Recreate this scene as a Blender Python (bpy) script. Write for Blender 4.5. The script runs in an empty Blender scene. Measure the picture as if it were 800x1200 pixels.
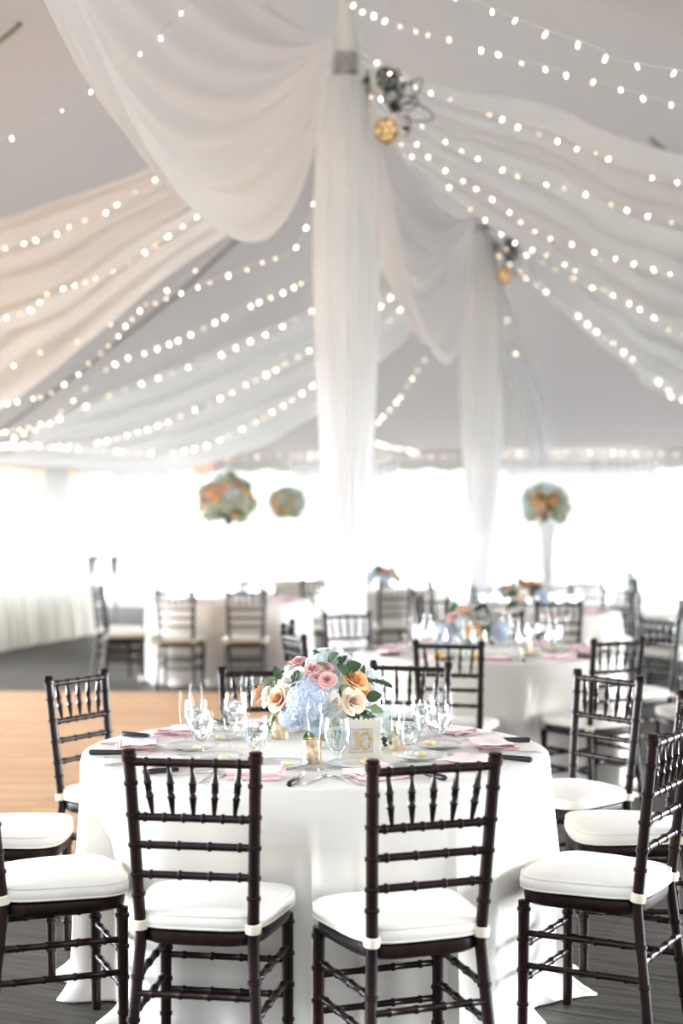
import bpy, math, random
from mathutils import Vector, Matrix, noise
random.seed(7)
PI = math.pi
F, H, YH = 1750.0, 1.51, 615.0
scn = bpy.context.scene
col = scn.collection
R = math.radians

def P(px, py, D):
    return Vector(((px-400)/F*D, D, H+(YH-py)/F*D))

# ------------------------------------------------------------------ materials
def mat(name, color=(.8,.8,.8), rough=.5, metal=0, coat=0, emit=None, estr=0, spec=.5, sheen=0):
    m = bpy.data.materials.new(name); m.use_nodes = True
    b = m.node_tree.nodes['Principled BSDF']
    b.inputs['Base Color'].default_value = (*color, 1)
    b.inputs['Roughness'].default_value = rough
    b.inputs['Metallic'].default_value = metal
    b.inputs['Coat Weight'].default_value = coat
    b.inputs['Specular IOR Level'].default_value = spec
    b.inputs['Sheen Weight'].default_value = sheen
    if emit:
        b.inputs['Emission Color'].default_value = (*emit, 1)
        b.inputs['Emission Strength'].default_value = estr
    return m
def nt(m): return m.node_tree.nodes, m.node_tree.links
def noise_color(m, c1, c2, scale=5, detail=4, coords='Object', stretch=None, p0=.35, p1=.65, bump=0, bscale=None):
    N, L = nt(m); b = N['Principled BSDF']
    tc = N.new('ShaderNodeTexCoord'); mp = N.new('ShaderNodeMapping')
    L.new(tc.outputs[coords], mp.inputs['Vector'])
    if stretch: mp.inputs['Scale'].default_value = stretch
    nz = N.new('ShaderNodeTexNoise'); nz.inputs['Scale'].default_value = scale; nz.inputs['Detail'].default_value = detail
    L.new(mp.outputs[0], nz.inputs['Vector'])
    cr = N.new('ShaderNodeValToRGB'); e = cr.color_ramp.elements
    e[0].position = p0; e[1].position = p1; e[0].color = (*c1, 1); e[1].color = (*c2, 1)
    L.new(nz.outputs['Fac'], cr.inputs['Fac']); L.new(cr.outputs['Color'], b.inputs['Base Color'])
    if bump:
        n2 = N.new('ShaderNodeTexNoise'); n2.inputs['Scale'].default_value = bscale or scale; n2.inputs['Detail'].default_value = 6
        L.new(mp.outputs[0], n2.inputs['Vector'])
        bp = N.new('ShaderNodeBump'); bp.inputs['Strength'].default_value = bump; bp.inputs['Distance'].default_value = .01
        L.new(n2.outputs['Fac'], bp.inputs['Height']); L.new(bp.outputs[0], b.inputs['Normal'])
    return m
def sheer(name, color, transp=.2, trl=.5):
    m = bpy.data.materials.new(name); m.use_nodes = True
    N, L = nt(m); N.clear()
    out = N.new('ShaderNodeOutputMaterial')
    d = N.new('ShaderNodeBsdfDiffuse'); d.inputs[0].default_value = (*color, 1)
    t = N.new('ShaderNodeBsdfTranslucent'); t.inputs[0].default_value = (*color, 1)
    x = N.new('ShaderNodeMixShader'); x.inputs[0].default_value = trl
    L.new(d.outputs[0], x.inputs[1]); L.new(t.outputs[0], x.inputs[2])
    if transp > 0:
        tr = N.new('ShaderNodeBsdfTransparent')
        y = N.new('ShaderNodeMixShader'); y.inputs[0].default_value = transp
        L.new(x.outputs[0], y.inputs[1]); L.new(tr.outputs[0], y.inputs[2]); L.new(y.outputs[0], out.inputs[0])
    else: L.new(x.outputs[0], out.inputs[0])
    return m
def thin_glass(name, tint=(.97,.98,.98), refl=.12, haze=0.0):
    m = bpy.data.materials.new(name); m.use_nodes = True
    N, L = nt(m); N.clear()
    out = N.new('ShaderNodeOutputMaterial')
    tr = N.new('ShaderNodeBsdfTransparent'); tr.inputs[0].default_value = (*tint, 1)
    g = N.new('ShaderNodeBsdfGlossy'); g.inputs['Roughness'].default_value = .10; g.inputs[0].default_value = (1,1,1,1)
    lw = N.new('ShaderNodeLayerWeight'); lw.inputs[0].default_value = .35
    mt = N.new('ShaderNodeMath'); mt.operation = 'MULTIPLY_ADD'; mt.inputs[1].default_value = .11; mt.inputs[2].default_value = refl*.10
    L.new(lw.outputs['Facing'], mt.inputs[0])
    if not haze:   # more glass is looked through near the rim of the form
        tm = N.new('ShaderNodeMixRGB'); tm.inputs[1].default_value=(*tint,1); tm.inputs[2].default_value=(.70,.72,.73,1)
        pw = N.new('ShaderNodeMath'); pw.operation='POWER'; pw.inputs[1].default_value=2.2
        L.new(lw.outputs['Facing'], pw.inputs[0]); L.new(pw.outputs[0], tm.inputs[0]); L.new(tm.outputs[0], tr.inputs[0])
    x = N.new('ShaderNodeMixShader'); L.new(mt.outputs[0], x.inputs[0]); L.new(tr.outputs[0], x.inputs[1]); L.new(g.outputs[0], x.inputs[2])
    if haze:
        d = N.new('ShaderNodeBsdfTranslucent'); d.inputs[0].default_value = (1,1,1,1)
        y = N.new('ShaderNodeMixShader'); y.inputs[0].default_value = haze
        L.new(x.outputs[0], y.inputs[1]); L.new(d.outputs[0], y.inputs[2]); L.new(y.outputs[0], out.inputs[0])
    else: L.new(x.outputs[0], out.inputs[0])
    return m
def petal(name, c1, c2, scale=25, rim=False):
    m = mat(name, c1, .6, sheen=.2)
    noise_color(m, c1, c2, scale=scale, detail=2)
    N, L = nt(m); b = N['Principled BSDF']
    b.inputs['Subsurface Weight'].default_value = .15
    b.inputs['Subsurface Radius'].default_value = (.01,.006,.004); b.inputs['Subsurface Scale'].default_value = .5
    if rim:   # pigment deepens from the pale rim to the petal base
        a=N.new('ShaderNodeAttribute'); a.attribute_name='rim'
        cr=N.new('ShaderNodeValToRGB'); e=cr.color_ramp.elements
        e[0].position=.2; e[0].color=(c1[0]*.62,c1[1]*.40,c1[2]*.36,1); e[1].position=.95; e[1].color=(min(1,c2[0]*1.05),min(1,c2[1]*1.15),min(1,c2[2]*1.15),1)
        L.new(a.outputs['Fac'],cr.inputs[0]); L.new(cr.outputs[0],b.inputs['Base Color'])
    return m

M = {}
M['wood'] = mat('mahogany lacquer', (.022,.009,.008), .3, coat=.05, spec=.22)
noise_color(M['wood'], (.006,.0025,.0025), (.018,.006,.0055), scale=6, stretch=(8,8,1))
M['cushion'] = mat('ivory cushion fabric', (.82,.79,.73), .9, sheen=.1)
noise_color(M['cushion'], (.73,.695,.64), (.77,.74,.68), scale=9, bump=.25, bscale=14)
M['piping'] = mat('cushion piping', (.74,.70,.62), .9)
M['tie'] = mat('cream elastic tie', (.82,.74,.6), .8)
M['cloth'] = mat('ivory satin tablecloth', (.78,.75,.69), .62, sheen=.15)
M['skirt'] = mat('ivory skirting', (.80,.77,.69), .8)
M['sheer'] = sheer('white sheer voile', (.945,.96,.985), .08, .42)
M['sheer_pole'] = sheer('white sheer pole wrap', (.955,.96,.975), .06, .45)
M['curtain'] = sheer('white curtain voile', (.92,.92,.93), .04, .05)
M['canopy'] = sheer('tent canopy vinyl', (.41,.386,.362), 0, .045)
M['warmwall'] = sheer('cream lined side wall', (.92,.80,.68), 0, .05)
M['vinyl'] = thin_glass('clear vinyl window', (.96,.985,.98), .05, .10)
M['glass'] = thin_glass('clear glass')
M['crystal'] = thin_glass('cut glass', refl=.25)
M['white_metal'] = mat('white painted metal', (.75,.74,.72), .35)
M['grey_metal'] = mat('galvanised metal', (.45,.45,.45), .4, metal=.8)
M['black'] = mat('black rubber', (.02,.02,.02), .5)
M['handle'] = mat('black knife handle', (.015,.015,.017), .3)
M['steel'] = mat('polished cutlery steel', (.8,.8,.8), .18, metal=1)
M['china'] = mat('white china', (.86,.86,.84), .15, coat=.5)
M['butter'] = mat('butter', (.9,.74,.42), .5)
M['pink'] = mat('pink cotton napkin', (.82,.52,.54), .85, sheen=.3)
noise_color(M['pink'], (.80,.52,.54), (.86,.60,.61), scale=30)
M['gold'] = mat('mercury gold glass', (.75,.55,.3), .22, metal=1)
noise_color(M['gold'], (.55,.38,.18), (.92,.8,.6), scale=45, detail=5)
M['glitter'] = mat('gold glitter', (.65,.42,.12), .35, metal=.9)
noise_color(M['glitter'], (.45,.28,.06), (.95,.72,.35), scale=300)
M['frame'] = mat('ivory carved frame', (.76,.71,.60), .5)
M['paper'] = mat('pale card', (.72,.72,.72), .8)
noise_color(M['paper'], (.62,.62,.63), (.82,.82,.82), scale=120)
M['water'] = mat('water', (1,1,1), 0); b = M['water'].node_tree.nodes['Principled BSDF']
b.inputs['Transmission Weight'].default_value = 1; b.inputs['IOR'].default_value = 1.33
M['rose_pink'] = petal('pink rose petal', (.80,.36,.36), (.88,.52,.50), rim=True)
M['rose_peach'] = petal('peach rose petal', (.90,.42,.20), (.93,.56,.36), rim=True)
M['rose_orange'] = petal('orange rose petal', (.92,.40,.12), (.94,.55,.26), rim=True)
M['rose_cream'] = petal('cream rose petal', (.90,.76,.64), (.90,.66,.52), rim=True)
M['rose_white'] = petal('white peony petal', (.88,.84,.76), (.90,.87,.82), rim=True)
M['rose_yellow'] = petal('yellow rose petal', (.90,.55,.06), (.92,.66,.15), rim=True)
M['hyd_blue'] = petal('blue hydrangea petal', (.48,.59,.80), (.78,.84,.91), 18)
M['hyd_pale'] = petal('pale blue hydrangea petal', (.60,.70,.76), (.80,.84,.80), 18)
M['hyd_green'] = petal('pale green hydrangea petal', (.42,.50,.38), (.66,.70,.60), 12)
M['leaf'] = mat('dark green leaf', (.03,.09,.03), .45); noise_color(M['leaf'], (.018,.05,.02), (.05,.12,.04), scale=14)
M['leaf_light'] = mat('variegated green leaf', (.10,.22,.08), .5); noise_color(M['leaf_light'], (.10,.22,.07), (.42,.5,.30), scale=26)
M['dusty'] = mat('silver grey leaf', (.48,.52,.48), .8); noise_color(M['dusty'], (.40,.45,.41), (.62,.66,.62), scale=20)
M['stem'] = mat('red brown vine stem', (.12,.04,.03), .6)
M['bulb'] = mat('warm bulb glow', (1,.85,.6), .5, emit=(1,.80,.60), estr=6)
M['wire'] = mat('clear white wire', (.75,.72,.66), .5)
M['lamp_face'] = mat('led lens black', (.03,.035,.035), .15, coat=1)
M['lamp_amber'] = mat('amber lit led lens', (.22,.15,.07), .2, coat=1, emit=(1,.6,.22), estr=.08)
M['ledlens'] = mat('led lens bead', (.25,.28,.28), .1, coat=1)
M['ledamber'] = mat('amber led bead', (.5,.36,.17), .1, coat=1, emit=(1,.65,.3), estr=.25)
M['sign'] = mat('pale red sign', (.85,.35,.3), .5, emit=(1,.35,.25), estr=.5)
M['bark'] = mat('bark', (.12,.09,.07), .9)
M['foliage'] = mat('garden foliage', (.22,.3,.2), .8); noise_color(M['foliage'], (.13,.19,.12), (.26,.32,.22), scale=1.5)

# floor: dark stamped slate
fm = mat('stamped slate floor', (.1,.095,.09), .5, spec=.3); M['slate'] = fm
N, L = nt(fm); b = N['Principled BSDF']
tc = N.new('ShaderNodeTexCoord'); mp = N.new('ShaderNodeMapping'); mp.inputs['Rotation'].default_value = (0,0,R(24))
L.new(tc.outputs['Object'], mp.inputs[0])
br = N.new('ShaderNodeTexBrick'); br.inputs['Scale'].default_value = 1.0
br.inputs['Brick Width'].default_value = .9; br.inputs['Row Height'].default_value = .45; br.inputs['Mortar Size'].default_value = .006
br.inputs['Color1'].default_value = (.046,.042,.037,1); br.inputs['Color2'].default_value = (.068,.063,.056,1); br.inputs['Mortar'].default_value = (.02,.02,.02,1)
L.new(mp.outputs[0], br.inputs['Vector'])
nz = N.new('ShaderNodeTexNoise'); nz.inputs['Scale'].default_value = 6; nz.inputs['Detail'].default_value = 8
mp2 = N.new('ShaderNodeMapping'); mp2.inputs['Scale'].default_value = (.5,3,1); L.new(mp.outputs[0], mp2.inputs[0]); L.new(mp2.outputs[0], nz.inputs['Vector'])
mx = N.new('ShaderNodeMixRGB'); mx.blend_type = 'MULTIPLY'; mx.inputs[0].default_value = .8
cr = N.new('ShaderNodeValToRGB'); cr.color_ramp.elements[0].position=.3; cr.color_ramp.elements[0].color=(.55,.55,.55,1); cr.color_ramp.elements[1].position=.7; cr.color_ramp.elements[1].color=(1.25,1.22,1.18,1)
L.new(nz.outputs['Fac'], cr.inputs[0]); L.new(br.outputs['Color'], mx.inputs[1]); L.new(cr.outputs[0], mx.inputs[2]); L.new(mx.outputs[0], b.inputs['Base Color'])
bp = N.new('ShaderNodeBump'); bp.inputs['Strength'].default_value = .5; bp.inputs['Distance'].default_value = .02
ma = N.new('ShaderNodeMath'); ma.operation='SUBTRACT'; L.new(nz.outputs['Fac'], ma.inputs[0]); L.new(br.outputs['Fac'], ma.inputs[1])
L.new(ma.outputs[0], bp.inputs['Height']); L.new(bp.outputs[0], b.inputs['Normal'])
# dance floor parquet
dm = mat('oak dance floor', (.5,.3,.16), .5, spec=.25); M['oak'] = dm
N, L = nt(dm); b = N['Principled BSDF']
tc = N.new('ShaderNodeTexCoord')
br = N.new('ShaderNodeTexBrick'); br.inputs['Brick Width'].default_value = .9; br.inputs['Row Height'].default_value = .09; br.inputs['Scale'].default_value = 1
br.inputs['Mortar Size'].default_value = .0015
br.inputs['Color1'].default_value = (.50,.29,.16,1); br.inputs['Color2'].default_value = (.64,.41,.24,1); br.inputs['Mortar'].default_value = (.30,.18,.10,1)
L.new(tc.outputs['Object'], br.inputs['Vector'])
nz = N.new('ShaderNodeTexNoise'); nz.inputs['Scale'].default_value = 8; nz.inputs['Detail'].default_value = 6
mp2 = N.new('ShaderNodeMapping'); mp2.inputs['Scale'].default_value = (.6,8,1); L.new(tc.outputs['Object'], mp2.inputs[0]); L.new(mp2.outputs[0], nz.inputs['Vector'])
mx = N.new('ShaderNodeMixRGB'); mx.blend_type='MULTIPLY'; mx.inputs[0].default_value=.6
cr = N.new('ShaderNodeValToRGB'); cr.color_ramp.elements[0].position=.35; cr.color_ramp.elements[0].color=(.75,.72,.68,1); cr.color_ramp.elements[1].position=.65; cr.color_ramp.elements[1].color=(1.1,1.1,1.1,1)
L.new(nz.outputs['Fac'], cr.inputs[0]); L.new(br.outputs['Color'], mx.inputs[1]); L.new(cr.outputs[0], mx.inputs[2]); L.new(mx.outputs[0], b.inputs['Base Color'])
gm = mat('lawn', (.3,.34,.2), .9); noise_color(gm, (.50,.52,.42), (.64,.62,.54), scale=.8); M['lawn'] = gm

# ------------------------------------------------------------------ mesh builder
class MB:
    def __init__(s): s.v=[]; s.f=[]
    def add(s, vs, fs):
        o=len(s.v); s.v+= [tuple(v) for v in vs]; s.f+= [tuple(i+o for i in f) for f in fs]
        return s
    def xf(s, m): s.v=[tuple(m @ Vector(v)) for v in s.v]; return s
    def merge(s, o, m=None):
        s.add([m @ Vector(v) for v in o.v] if m else o.v, o.f); return s
    def tube(s, pts, rad, n=10, cap=True, closed=False):
        pts=[Vector(p) for p in pts]; k=len(pts)
        if not hasattr(rad,'__len__'): rad=[rad]*k
        vs=[]; up=None
        for i,p in enumerate(pts):
            if closed: t=pts[(i+1)%k]-pts[i-1]
            else: t=pts[min(i+1,k-1)]-pts[max(i-1,0)]
            if t.length<1e-9: t=Vector((0,0,1))
            t.normalize()
            if up is None:
                up=Vector((0,0,1)) if abs(t.z)<.9 else Vector((1,0,0))
            a=t.cross(up)
            if a.length<1e-6: a=t.orthogonal()
            a.normalize(); b=t.cross(a).normalized(); up=-b if False else a.cross(t)
            for j in range(n):
                c=2*PI*j/n; vs.append(p+(a*math.cos(c)+b*math.sin(c))*rad[i])
        fs=[]
        for i in range(k if closed else k-1):
            i2=(i+1)%k
            for j in range(n):
                j2=(j+1)%n; fs.append((i*n+j,i2*n+j,i2*n+j2,i*n+j2))
        if cap and not closed:
            fs.append(tuple(range(n))); fs.append(tuple((k-1)*n+j for j in range(n))[::-1])
        return s.add(vs,fs)
    def lathe(s, prof, n=20, m=None, cap0=True, cap1=True, fn=None):
        vs=[];k=len(prof)
        for r,z in prof:
            for j in range(n):
                c=2*PI*j/n; rr=r*(fn(c,z) if fn else 1)
                v=Vector((rr*math.cos(c),rr*math.sin(c),z)); vs.append(m@v if m else v)
        fs=[]
        for i in range(k-1):
            for j in range(n):
                j2=(j+1)%n; fs.append((i*n+j,i*n+j2,(i+1)*n+j2,(i+1)*n+j))
        if cap0: fs.append(tuple(range(n))[::-1])
        if cap1: fs.append(tuple((k-1)*n+j for j in range(n)))
        return s.add(vs,fs)
    def box(s, x0,x1,y0,y1,z0,z1, m=None):
        v=[Vector(p) for p in ((x0,y0,z0),(x1,y0,z0),(x1,y1,z0),(x0,y1,z0),(x0,y0,z1),(x1,y0,z1),(x1,y1,z1),(x0,y1,z1))]
        if m: v=[m@q for q in v]
        return s.add(v,[(3,2,1,0),(4,5,6,7),(0,1,5,4),(1,2,6,5),(2,3,7,6),(3,0,4,7)])
    def grid(s, fn, nu, nv):
        vs=[fn(i/nu,j/nv) for j in range(nv+1) for i in range(nu+1)]
        fs=[(j*(nu+1)+i,j*(nu+1)+i+1,(j+1)*(nu+1)+i+1,(j+1)*(nu+1)+i) for j in range(nv) for i in range(nu)]
        return s.add(vs,fs)
    def poly(s, pts, z0, z1):
        k=len(pts); vs=[(x,y,z0) for x,y in pts]+[(x,y,z1) for x,y in pts]
        fs=[tuple(range(k))[::-1],tuple(range(k,2*k))]+[(i,(i+1)%k,k+(i+1)%k,k+i) for i in range(k)]
        return s.add(vs,fs)
    def mesh(s, name, m, smooth=True):
        me=bpy.data.meshes.new(name); me.from_pydata(s.v,[],s.f); me.materials.append(m)
        if smooth:
            me.polygons.foreach_set('use_smooth',[True]*len(me.polygons))
            try: me.set_sharp_from_angle(angle=R(40))
            except Exception: pass
        me.update(); return me
    def obj(s, name, m, parent=None, smooth=True):
        o=bpy.data.objects.new(name, s.mesh(name,m,smooth)); col.objects.link(o)
        if parent: o.parent=parent
        return o

def tag(o, label=None, cat=None, group=None, kind=None):
    if label: o['label']=label
    if cat: o['category']=cat
    if group: o['group']=group
    if kind: o['kind']=kind
    return o
def thing(name, label, cat, loc=(0,0,0), rz=0, group=None):
    o=bpy.data.objects.new(name,None); o.empty_display_size=.1; col.objects.link(o)
    o.location=loc; o.rotation_euler=(0,0,rz); return tag(o,label,cat,group)
KIDS={}
def copy_tree(o, parent=None):
    c=o.copy(); col.objects.link(c)
    if parent: c.parent=parent
    for ch in list(o.children): copy_tree(ch,c)
    return c
_first=set()
def place(proto, loc, rz=0, label=None, group=None, scale=None, rot=None):
    o = proto if proto.name not in _first else copy_tree(proto)
    if o is proto: _first.add(proto.name)
    o.location=loc; o.rotation_euler=rot if rot else (0,0,rz)
    if scale: o.scale=(scale,)*3
    if label: o['label']=label
    if group: o['group']=group
    return o
def struct(mb, name, m, smooth=True):
    o=mb.obj(name,m,None,smooth); o['kind']='structure'; return o
def cat_rom(pts, n):
    pts=[Vector(p) for p in pts]; k=len(pts)
    d=[0]
    for i in range(1,k): d.append(d[-1]+(pts[i]-pts[i-1]).length)
    out=[]
    for q in range(n+1):
        t=d[-1]*q/n; i=0
        while i<k-2 and t>d[i+1]: i+=1
        u=(t-d[i])/max(d[i+1]-d[i],1e-9)
        p1,p2=pts[i],pts[i+1]
        p0=pts[i-1] if i>0 else p1*2-p2
        p3=pts[i+2] if i+2<k else p2*2-p1
        out.append(.5*((2*p1)+(p2-p0)*u+(2*p0-5*p1+4*p2-p3)*u*u+(3*p1-p0-3*p2+p3)*u**3))
    return out

# ------------------------------------------------------------------ camera
cam=bpy.data.objects.new('camera',bpy.data.cameras.new('camera')); col.objects.link(cam); scn.camera=cam
cam.location=(0,0,H); cam.rotation_euler=(PI/2,0,0)
cam.data.sensor_width=36; cam.data.sensor_fit='AUTO'; cam.data.lens=F/1200*36; cam.data.shift_y=15/1200
cam.data.dof.use_dof=True; cam.data.dof.focus_distance=4.55; cam.data.dof.aperture_fstop=1.7
cam.data.clip_end=300

# ------------------------------------------------------------------ world & light
SKY_FILL=(.40,.5,25.0,1.0)
w=bpy.data.worlds.new('sky with side fill'); scn.world=w; w.use_nodes=True
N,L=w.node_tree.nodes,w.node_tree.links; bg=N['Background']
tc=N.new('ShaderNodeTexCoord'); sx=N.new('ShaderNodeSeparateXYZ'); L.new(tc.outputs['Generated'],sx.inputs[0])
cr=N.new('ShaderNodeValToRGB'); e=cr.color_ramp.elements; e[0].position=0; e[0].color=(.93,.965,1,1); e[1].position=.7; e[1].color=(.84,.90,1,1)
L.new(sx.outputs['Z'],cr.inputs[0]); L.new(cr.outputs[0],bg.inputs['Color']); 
# dim sky ahead; strong side glow added out of view to light the interior
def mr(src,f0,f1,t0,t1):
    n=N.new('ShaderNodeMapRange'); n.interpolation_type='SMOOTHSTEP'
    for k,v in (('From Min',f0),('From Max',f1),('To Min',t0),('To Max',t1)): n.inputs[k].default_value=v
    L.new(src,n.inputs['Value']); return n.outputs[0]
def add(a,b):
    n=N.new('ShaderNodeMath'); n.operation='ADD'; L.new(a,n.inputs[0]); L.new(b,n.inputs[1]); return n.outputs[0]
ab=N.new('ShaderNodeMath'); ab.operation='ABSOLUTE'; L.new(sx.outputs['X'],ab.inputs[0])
mu=N.new('ShaderNodeMath'); mu.operation='MULTIPLY'; L.new(mr(ab.outputs[0],.32,.75,0,SKY_FILL[2]),mu.inputs[0]); L.new(mr(sx.outputs['Y'],-.35,.25,0,1),mu.inputs[1])
L.new(add(add(mr(sx.outputs['Y'],-.5,.8,SKY_FILL[0],SKY_FILL[1]),mu.outputs[0]),mr(sx.outputs['Z'],.2,.8,0,SKY_FILL[3])),bg.inputs['Strength'])
sun=bpy.data.objects.new('sun',bpy.data.lights.new('sun','SUN')); col.objects.link(sun)
sun.data.energy=.6; sun.data.angle=R(25); sun.data.color=(1,.98,.96); sun.rotation_euler=(R(-30),R(-5),0)

# ------------------------------------------------------------------ tent shell
AX=Vector((.245,.9695,0)).normalized(); UX=Vector((AX.y,-AX.x,0))
POLE=[Vector((-1.52,4.65,0)),Vector((.03,10.8,0)),Vector((1.6,17.0,0))]
POLES=[POLE[0]*2-POLE[1]]+POLE
HW, EAVE, PK = 9.1, 2.8, 6.2
C0=POLE[1]
def tentw(u,v,z): return C0+UX*u+AX*v+Vector((0,0,z))
VN=-8.8; V1=6.4; V0=-12.6; SP=6.35
def roofz(u,v):
    du=abs(u)/HW; dv=max(0,(v-V1)/HW, (V0-v)/HW)
    d=min(1,max(du,dv))
    vv=min(max(v,V0),V1)
    ph=((vv-V1)/SP)%1.0
    ridge=PK-1.1*(1-abs(2*ph-1)**1.0)*.9 if V0<v<V1 else PK
    k=min(1,abs(u)/3.5)
    top=ridge*(1-k)+(PK-.75)*k if V0<v<V1 else PK-(.75*min(1,d*HW/3.5))
    return EAVE+(top-EAVE)*(1-d)**1.08
floor=MB(); floor.grid(lambda a,b: Vector((-30+60*a,-14+45*b,0)),4,4); struct(floor,'floor',M['slate'],False)
gr=MB(); gr.grid(lambda a,b: Vector((-120+240*a,-60+240*b,-.03)),4,4); struct(gr,'ground',M['lawn'],False)
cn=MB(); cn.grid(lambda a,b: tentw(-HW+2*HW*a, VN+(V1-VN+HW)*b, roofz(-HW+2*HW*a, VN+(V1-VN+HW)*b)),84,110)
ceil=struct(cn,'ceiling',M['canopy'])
def zc(p):   # canopy height above a plan point
    q=Vector(p)-C0; return roofz(q.dot(UX),q.dot(AX))
# canopy seams (webbing) along hips and rafters
def seam(pts, name='trim_1', r=.02):
    mb=MB(); n=50; vs=[]
    a=Vector(pts[0]); b=Vector(pts[1])
    L_=[a.lerp(b,i/n) for i in range(n+1)]
    L_=[Vector((p.x,p.y,zc(p)-.09)) for p in L_]
    mb.tube(L_,r,6); o=struct(mb,name,M['grey_seam'])
M['grey_seam']=mat('grey webbing seam',(.30,.30,.28),.8)
def PXseam(x0,y0,x1,y1,name):
    from mathutils.bvhtree import BVHTree
    bv=BVHTree.FromPolygons([Vector(v) for v in cn.v],cn.f)
    o=Vector((0,0,H)); r=[]
    for x,y in ((x0,y0),(x1,y1)):
        h=bv.ray_cast(o,(P(x,y,10)-o).normalized()); r.append(h[0])
    if r[0] and r[1]: seam(r,name)
PXseam(-30,520,300,254,'trim_1')
PXseam(762,150,830,208,'trim_2')
PXseam(-20,50,24,12,'trim_3')

# valances with a scalloped hem
def valance(a,b,name,drop=.30):
    a=Vector(a);b=Vector(b); Ln=(b-a).length; mb=MB(); nrm=(b-a).normalized().cross(Vector((0,0,1)))*.02
    def f(u,t):
        p=a.lerp(b,u); sc=.07*abs(math.sin(PI*u*Ln/.75)); ph=noise.noise(Vector((u*Ln*3,t,0)))*.02
        return Vector((p.x,p.y,EAVE+.02-(drop+sc)*t))+nrm*(1+ph*50*t)
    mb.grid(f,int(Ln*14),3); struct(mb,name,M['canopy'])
cLF=tentw(-HW,V1+HW,0); cRF=tentw(HW,V1+HW,0); cLN=tentw(-HW,V1-4,0); cRN=tentw(HW,V1-14,0)
valance(cLF,cRF,'trim_4'); valance(cLN,cLF,'trim_5'); valance(cRN,cRF,'trim_6')
# side poles
def side_pole(p,label):
    t=thing('tent_pole',label,'pole',(p.x,p.y,0),group='side poles under the eave')
    MB().lathe([(.03,.012),(.03,EAVE-.05)],12).obj('pole',M['white_metal'],t)
    MB().lathe([(.09,0),(.09,.012)],16).obj('base_plate',M['grey_metal'],t)
for i in range(0,7):
    side_pole(tentw(-HW+2*HW*i/6-.0,V1+HW-.08,0),'slim white side pole holding the far eave of the tent')

# clear window walls along the far end, solid cream panel at the far left corner
def wallpt(s,z): # s in metres along the far end from left corner
    p=cLF+(cRF-cLF).normalized()*s; return Vector((p.x,p.y,z))
for i in range(6):
    a=i*HW/3+.05; b_=(i+1)*HW/3-.05
    mb=MB(); mb.grid(lambda u,t: wallpt(a+(b_-a)*u,.06+2.55*t)-AX*(-.02+.02*math.sin(u*9+t*2)),12,6)
    struct(mb,'window_%d'%(i+1),M['vinyl'])
# left side wall near the corner: cream lined panel
mb=MB()
def leftwall(s,z,off=0):
    p=cLF-AX*s+UX*off; return Vector((p.x,p.y,z))
mb.grid(lambda u,t: leftwall(0.1+6.5*u,2.62*t+.02,.12+.05*math.sin(u*55+math.sin(t*3)*2)),160,8); struct(mb,'wall_left',M['warmwall'])

# outside planting
def leafcloud(n,rx,ry,rz,ls,seed):
    rnd=random.Random(seed); mb=MB()
    for i in range(n):
        d=Vector((rnd.gauss(0,1),rnd.gauss(0,1),rnd.gauss(0,1))).normalized()*(.55+.45*rnd.random()**.5)
        lump=1+.22*noise.noise(d*2.2+Vector((seed,0,0)))
        c=Vector((d.x*rx,d.y*ry,d.z*rz))*lump
        a=Vector((rnd.gauss(0,1),rnd.gauss(0,1),rnd.gauss(0,1))).normalized(); b=a.orthogonal().normalized()
        s_=ls*(.6+.8*rnd.random())
        mb.add([c-a*s_,c+b*s_*.5,c+a*s_,c-b*s_*.5],[(0,1,2,3)])
    return mb
treeproto=None
def tree(x,y,h,label,i):
    t=thing('tree',label,'tree',(x,y,-.03),group='trees beyond the tent')
    if i==0:
        tree.cm=leafcloud(2600,1,1,1,.09,3).mesh('crown',M['foliage'],False)
        tb=MB(); tb.tube([(0,0,0),(.02,.01,.3),(-.01,.0,.6)],[.018,.014,.008],8)
        for k in range(5):
            c=k*1.3; tb.tube([(0,0,.35),(.15*math.cos(c),.15*math.sin(c),.6),(.3*math.cos(c),.3*math.sin(c),.75)],[.02,.014,.006],6)
        tree.tm=tb.mesh('trunk',M['bark'])
    o=bpy.data.objects.new('crown',tree.cm); col.objects.link(o); o.parent=t; o.location=(0,0,h*.5); o.scale=(h*.42,h*.42,h*.5); o.rotation_euler=(0,0,i)
    o=bpy.data.objects.new('trunk',tree.tm); col.objects.link(o); o.parent=t; o.scale=(h,h,h)
for i,(x,y,h,lab) in enumerate([(4.0,62,9,'pale hazy tree beyond the clear windows right of the nearer wrapped pole'),(12.5,60,9,'pale hazy garden tree seen through the right window'),
    (-4.5,64,9,'pale hazy tree far behind the two left flower balls'),(-14,60,9,'pale hazy tree beyond the far left corner of the tent')]):
    tree(x,y,h,lab,i)

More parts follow.
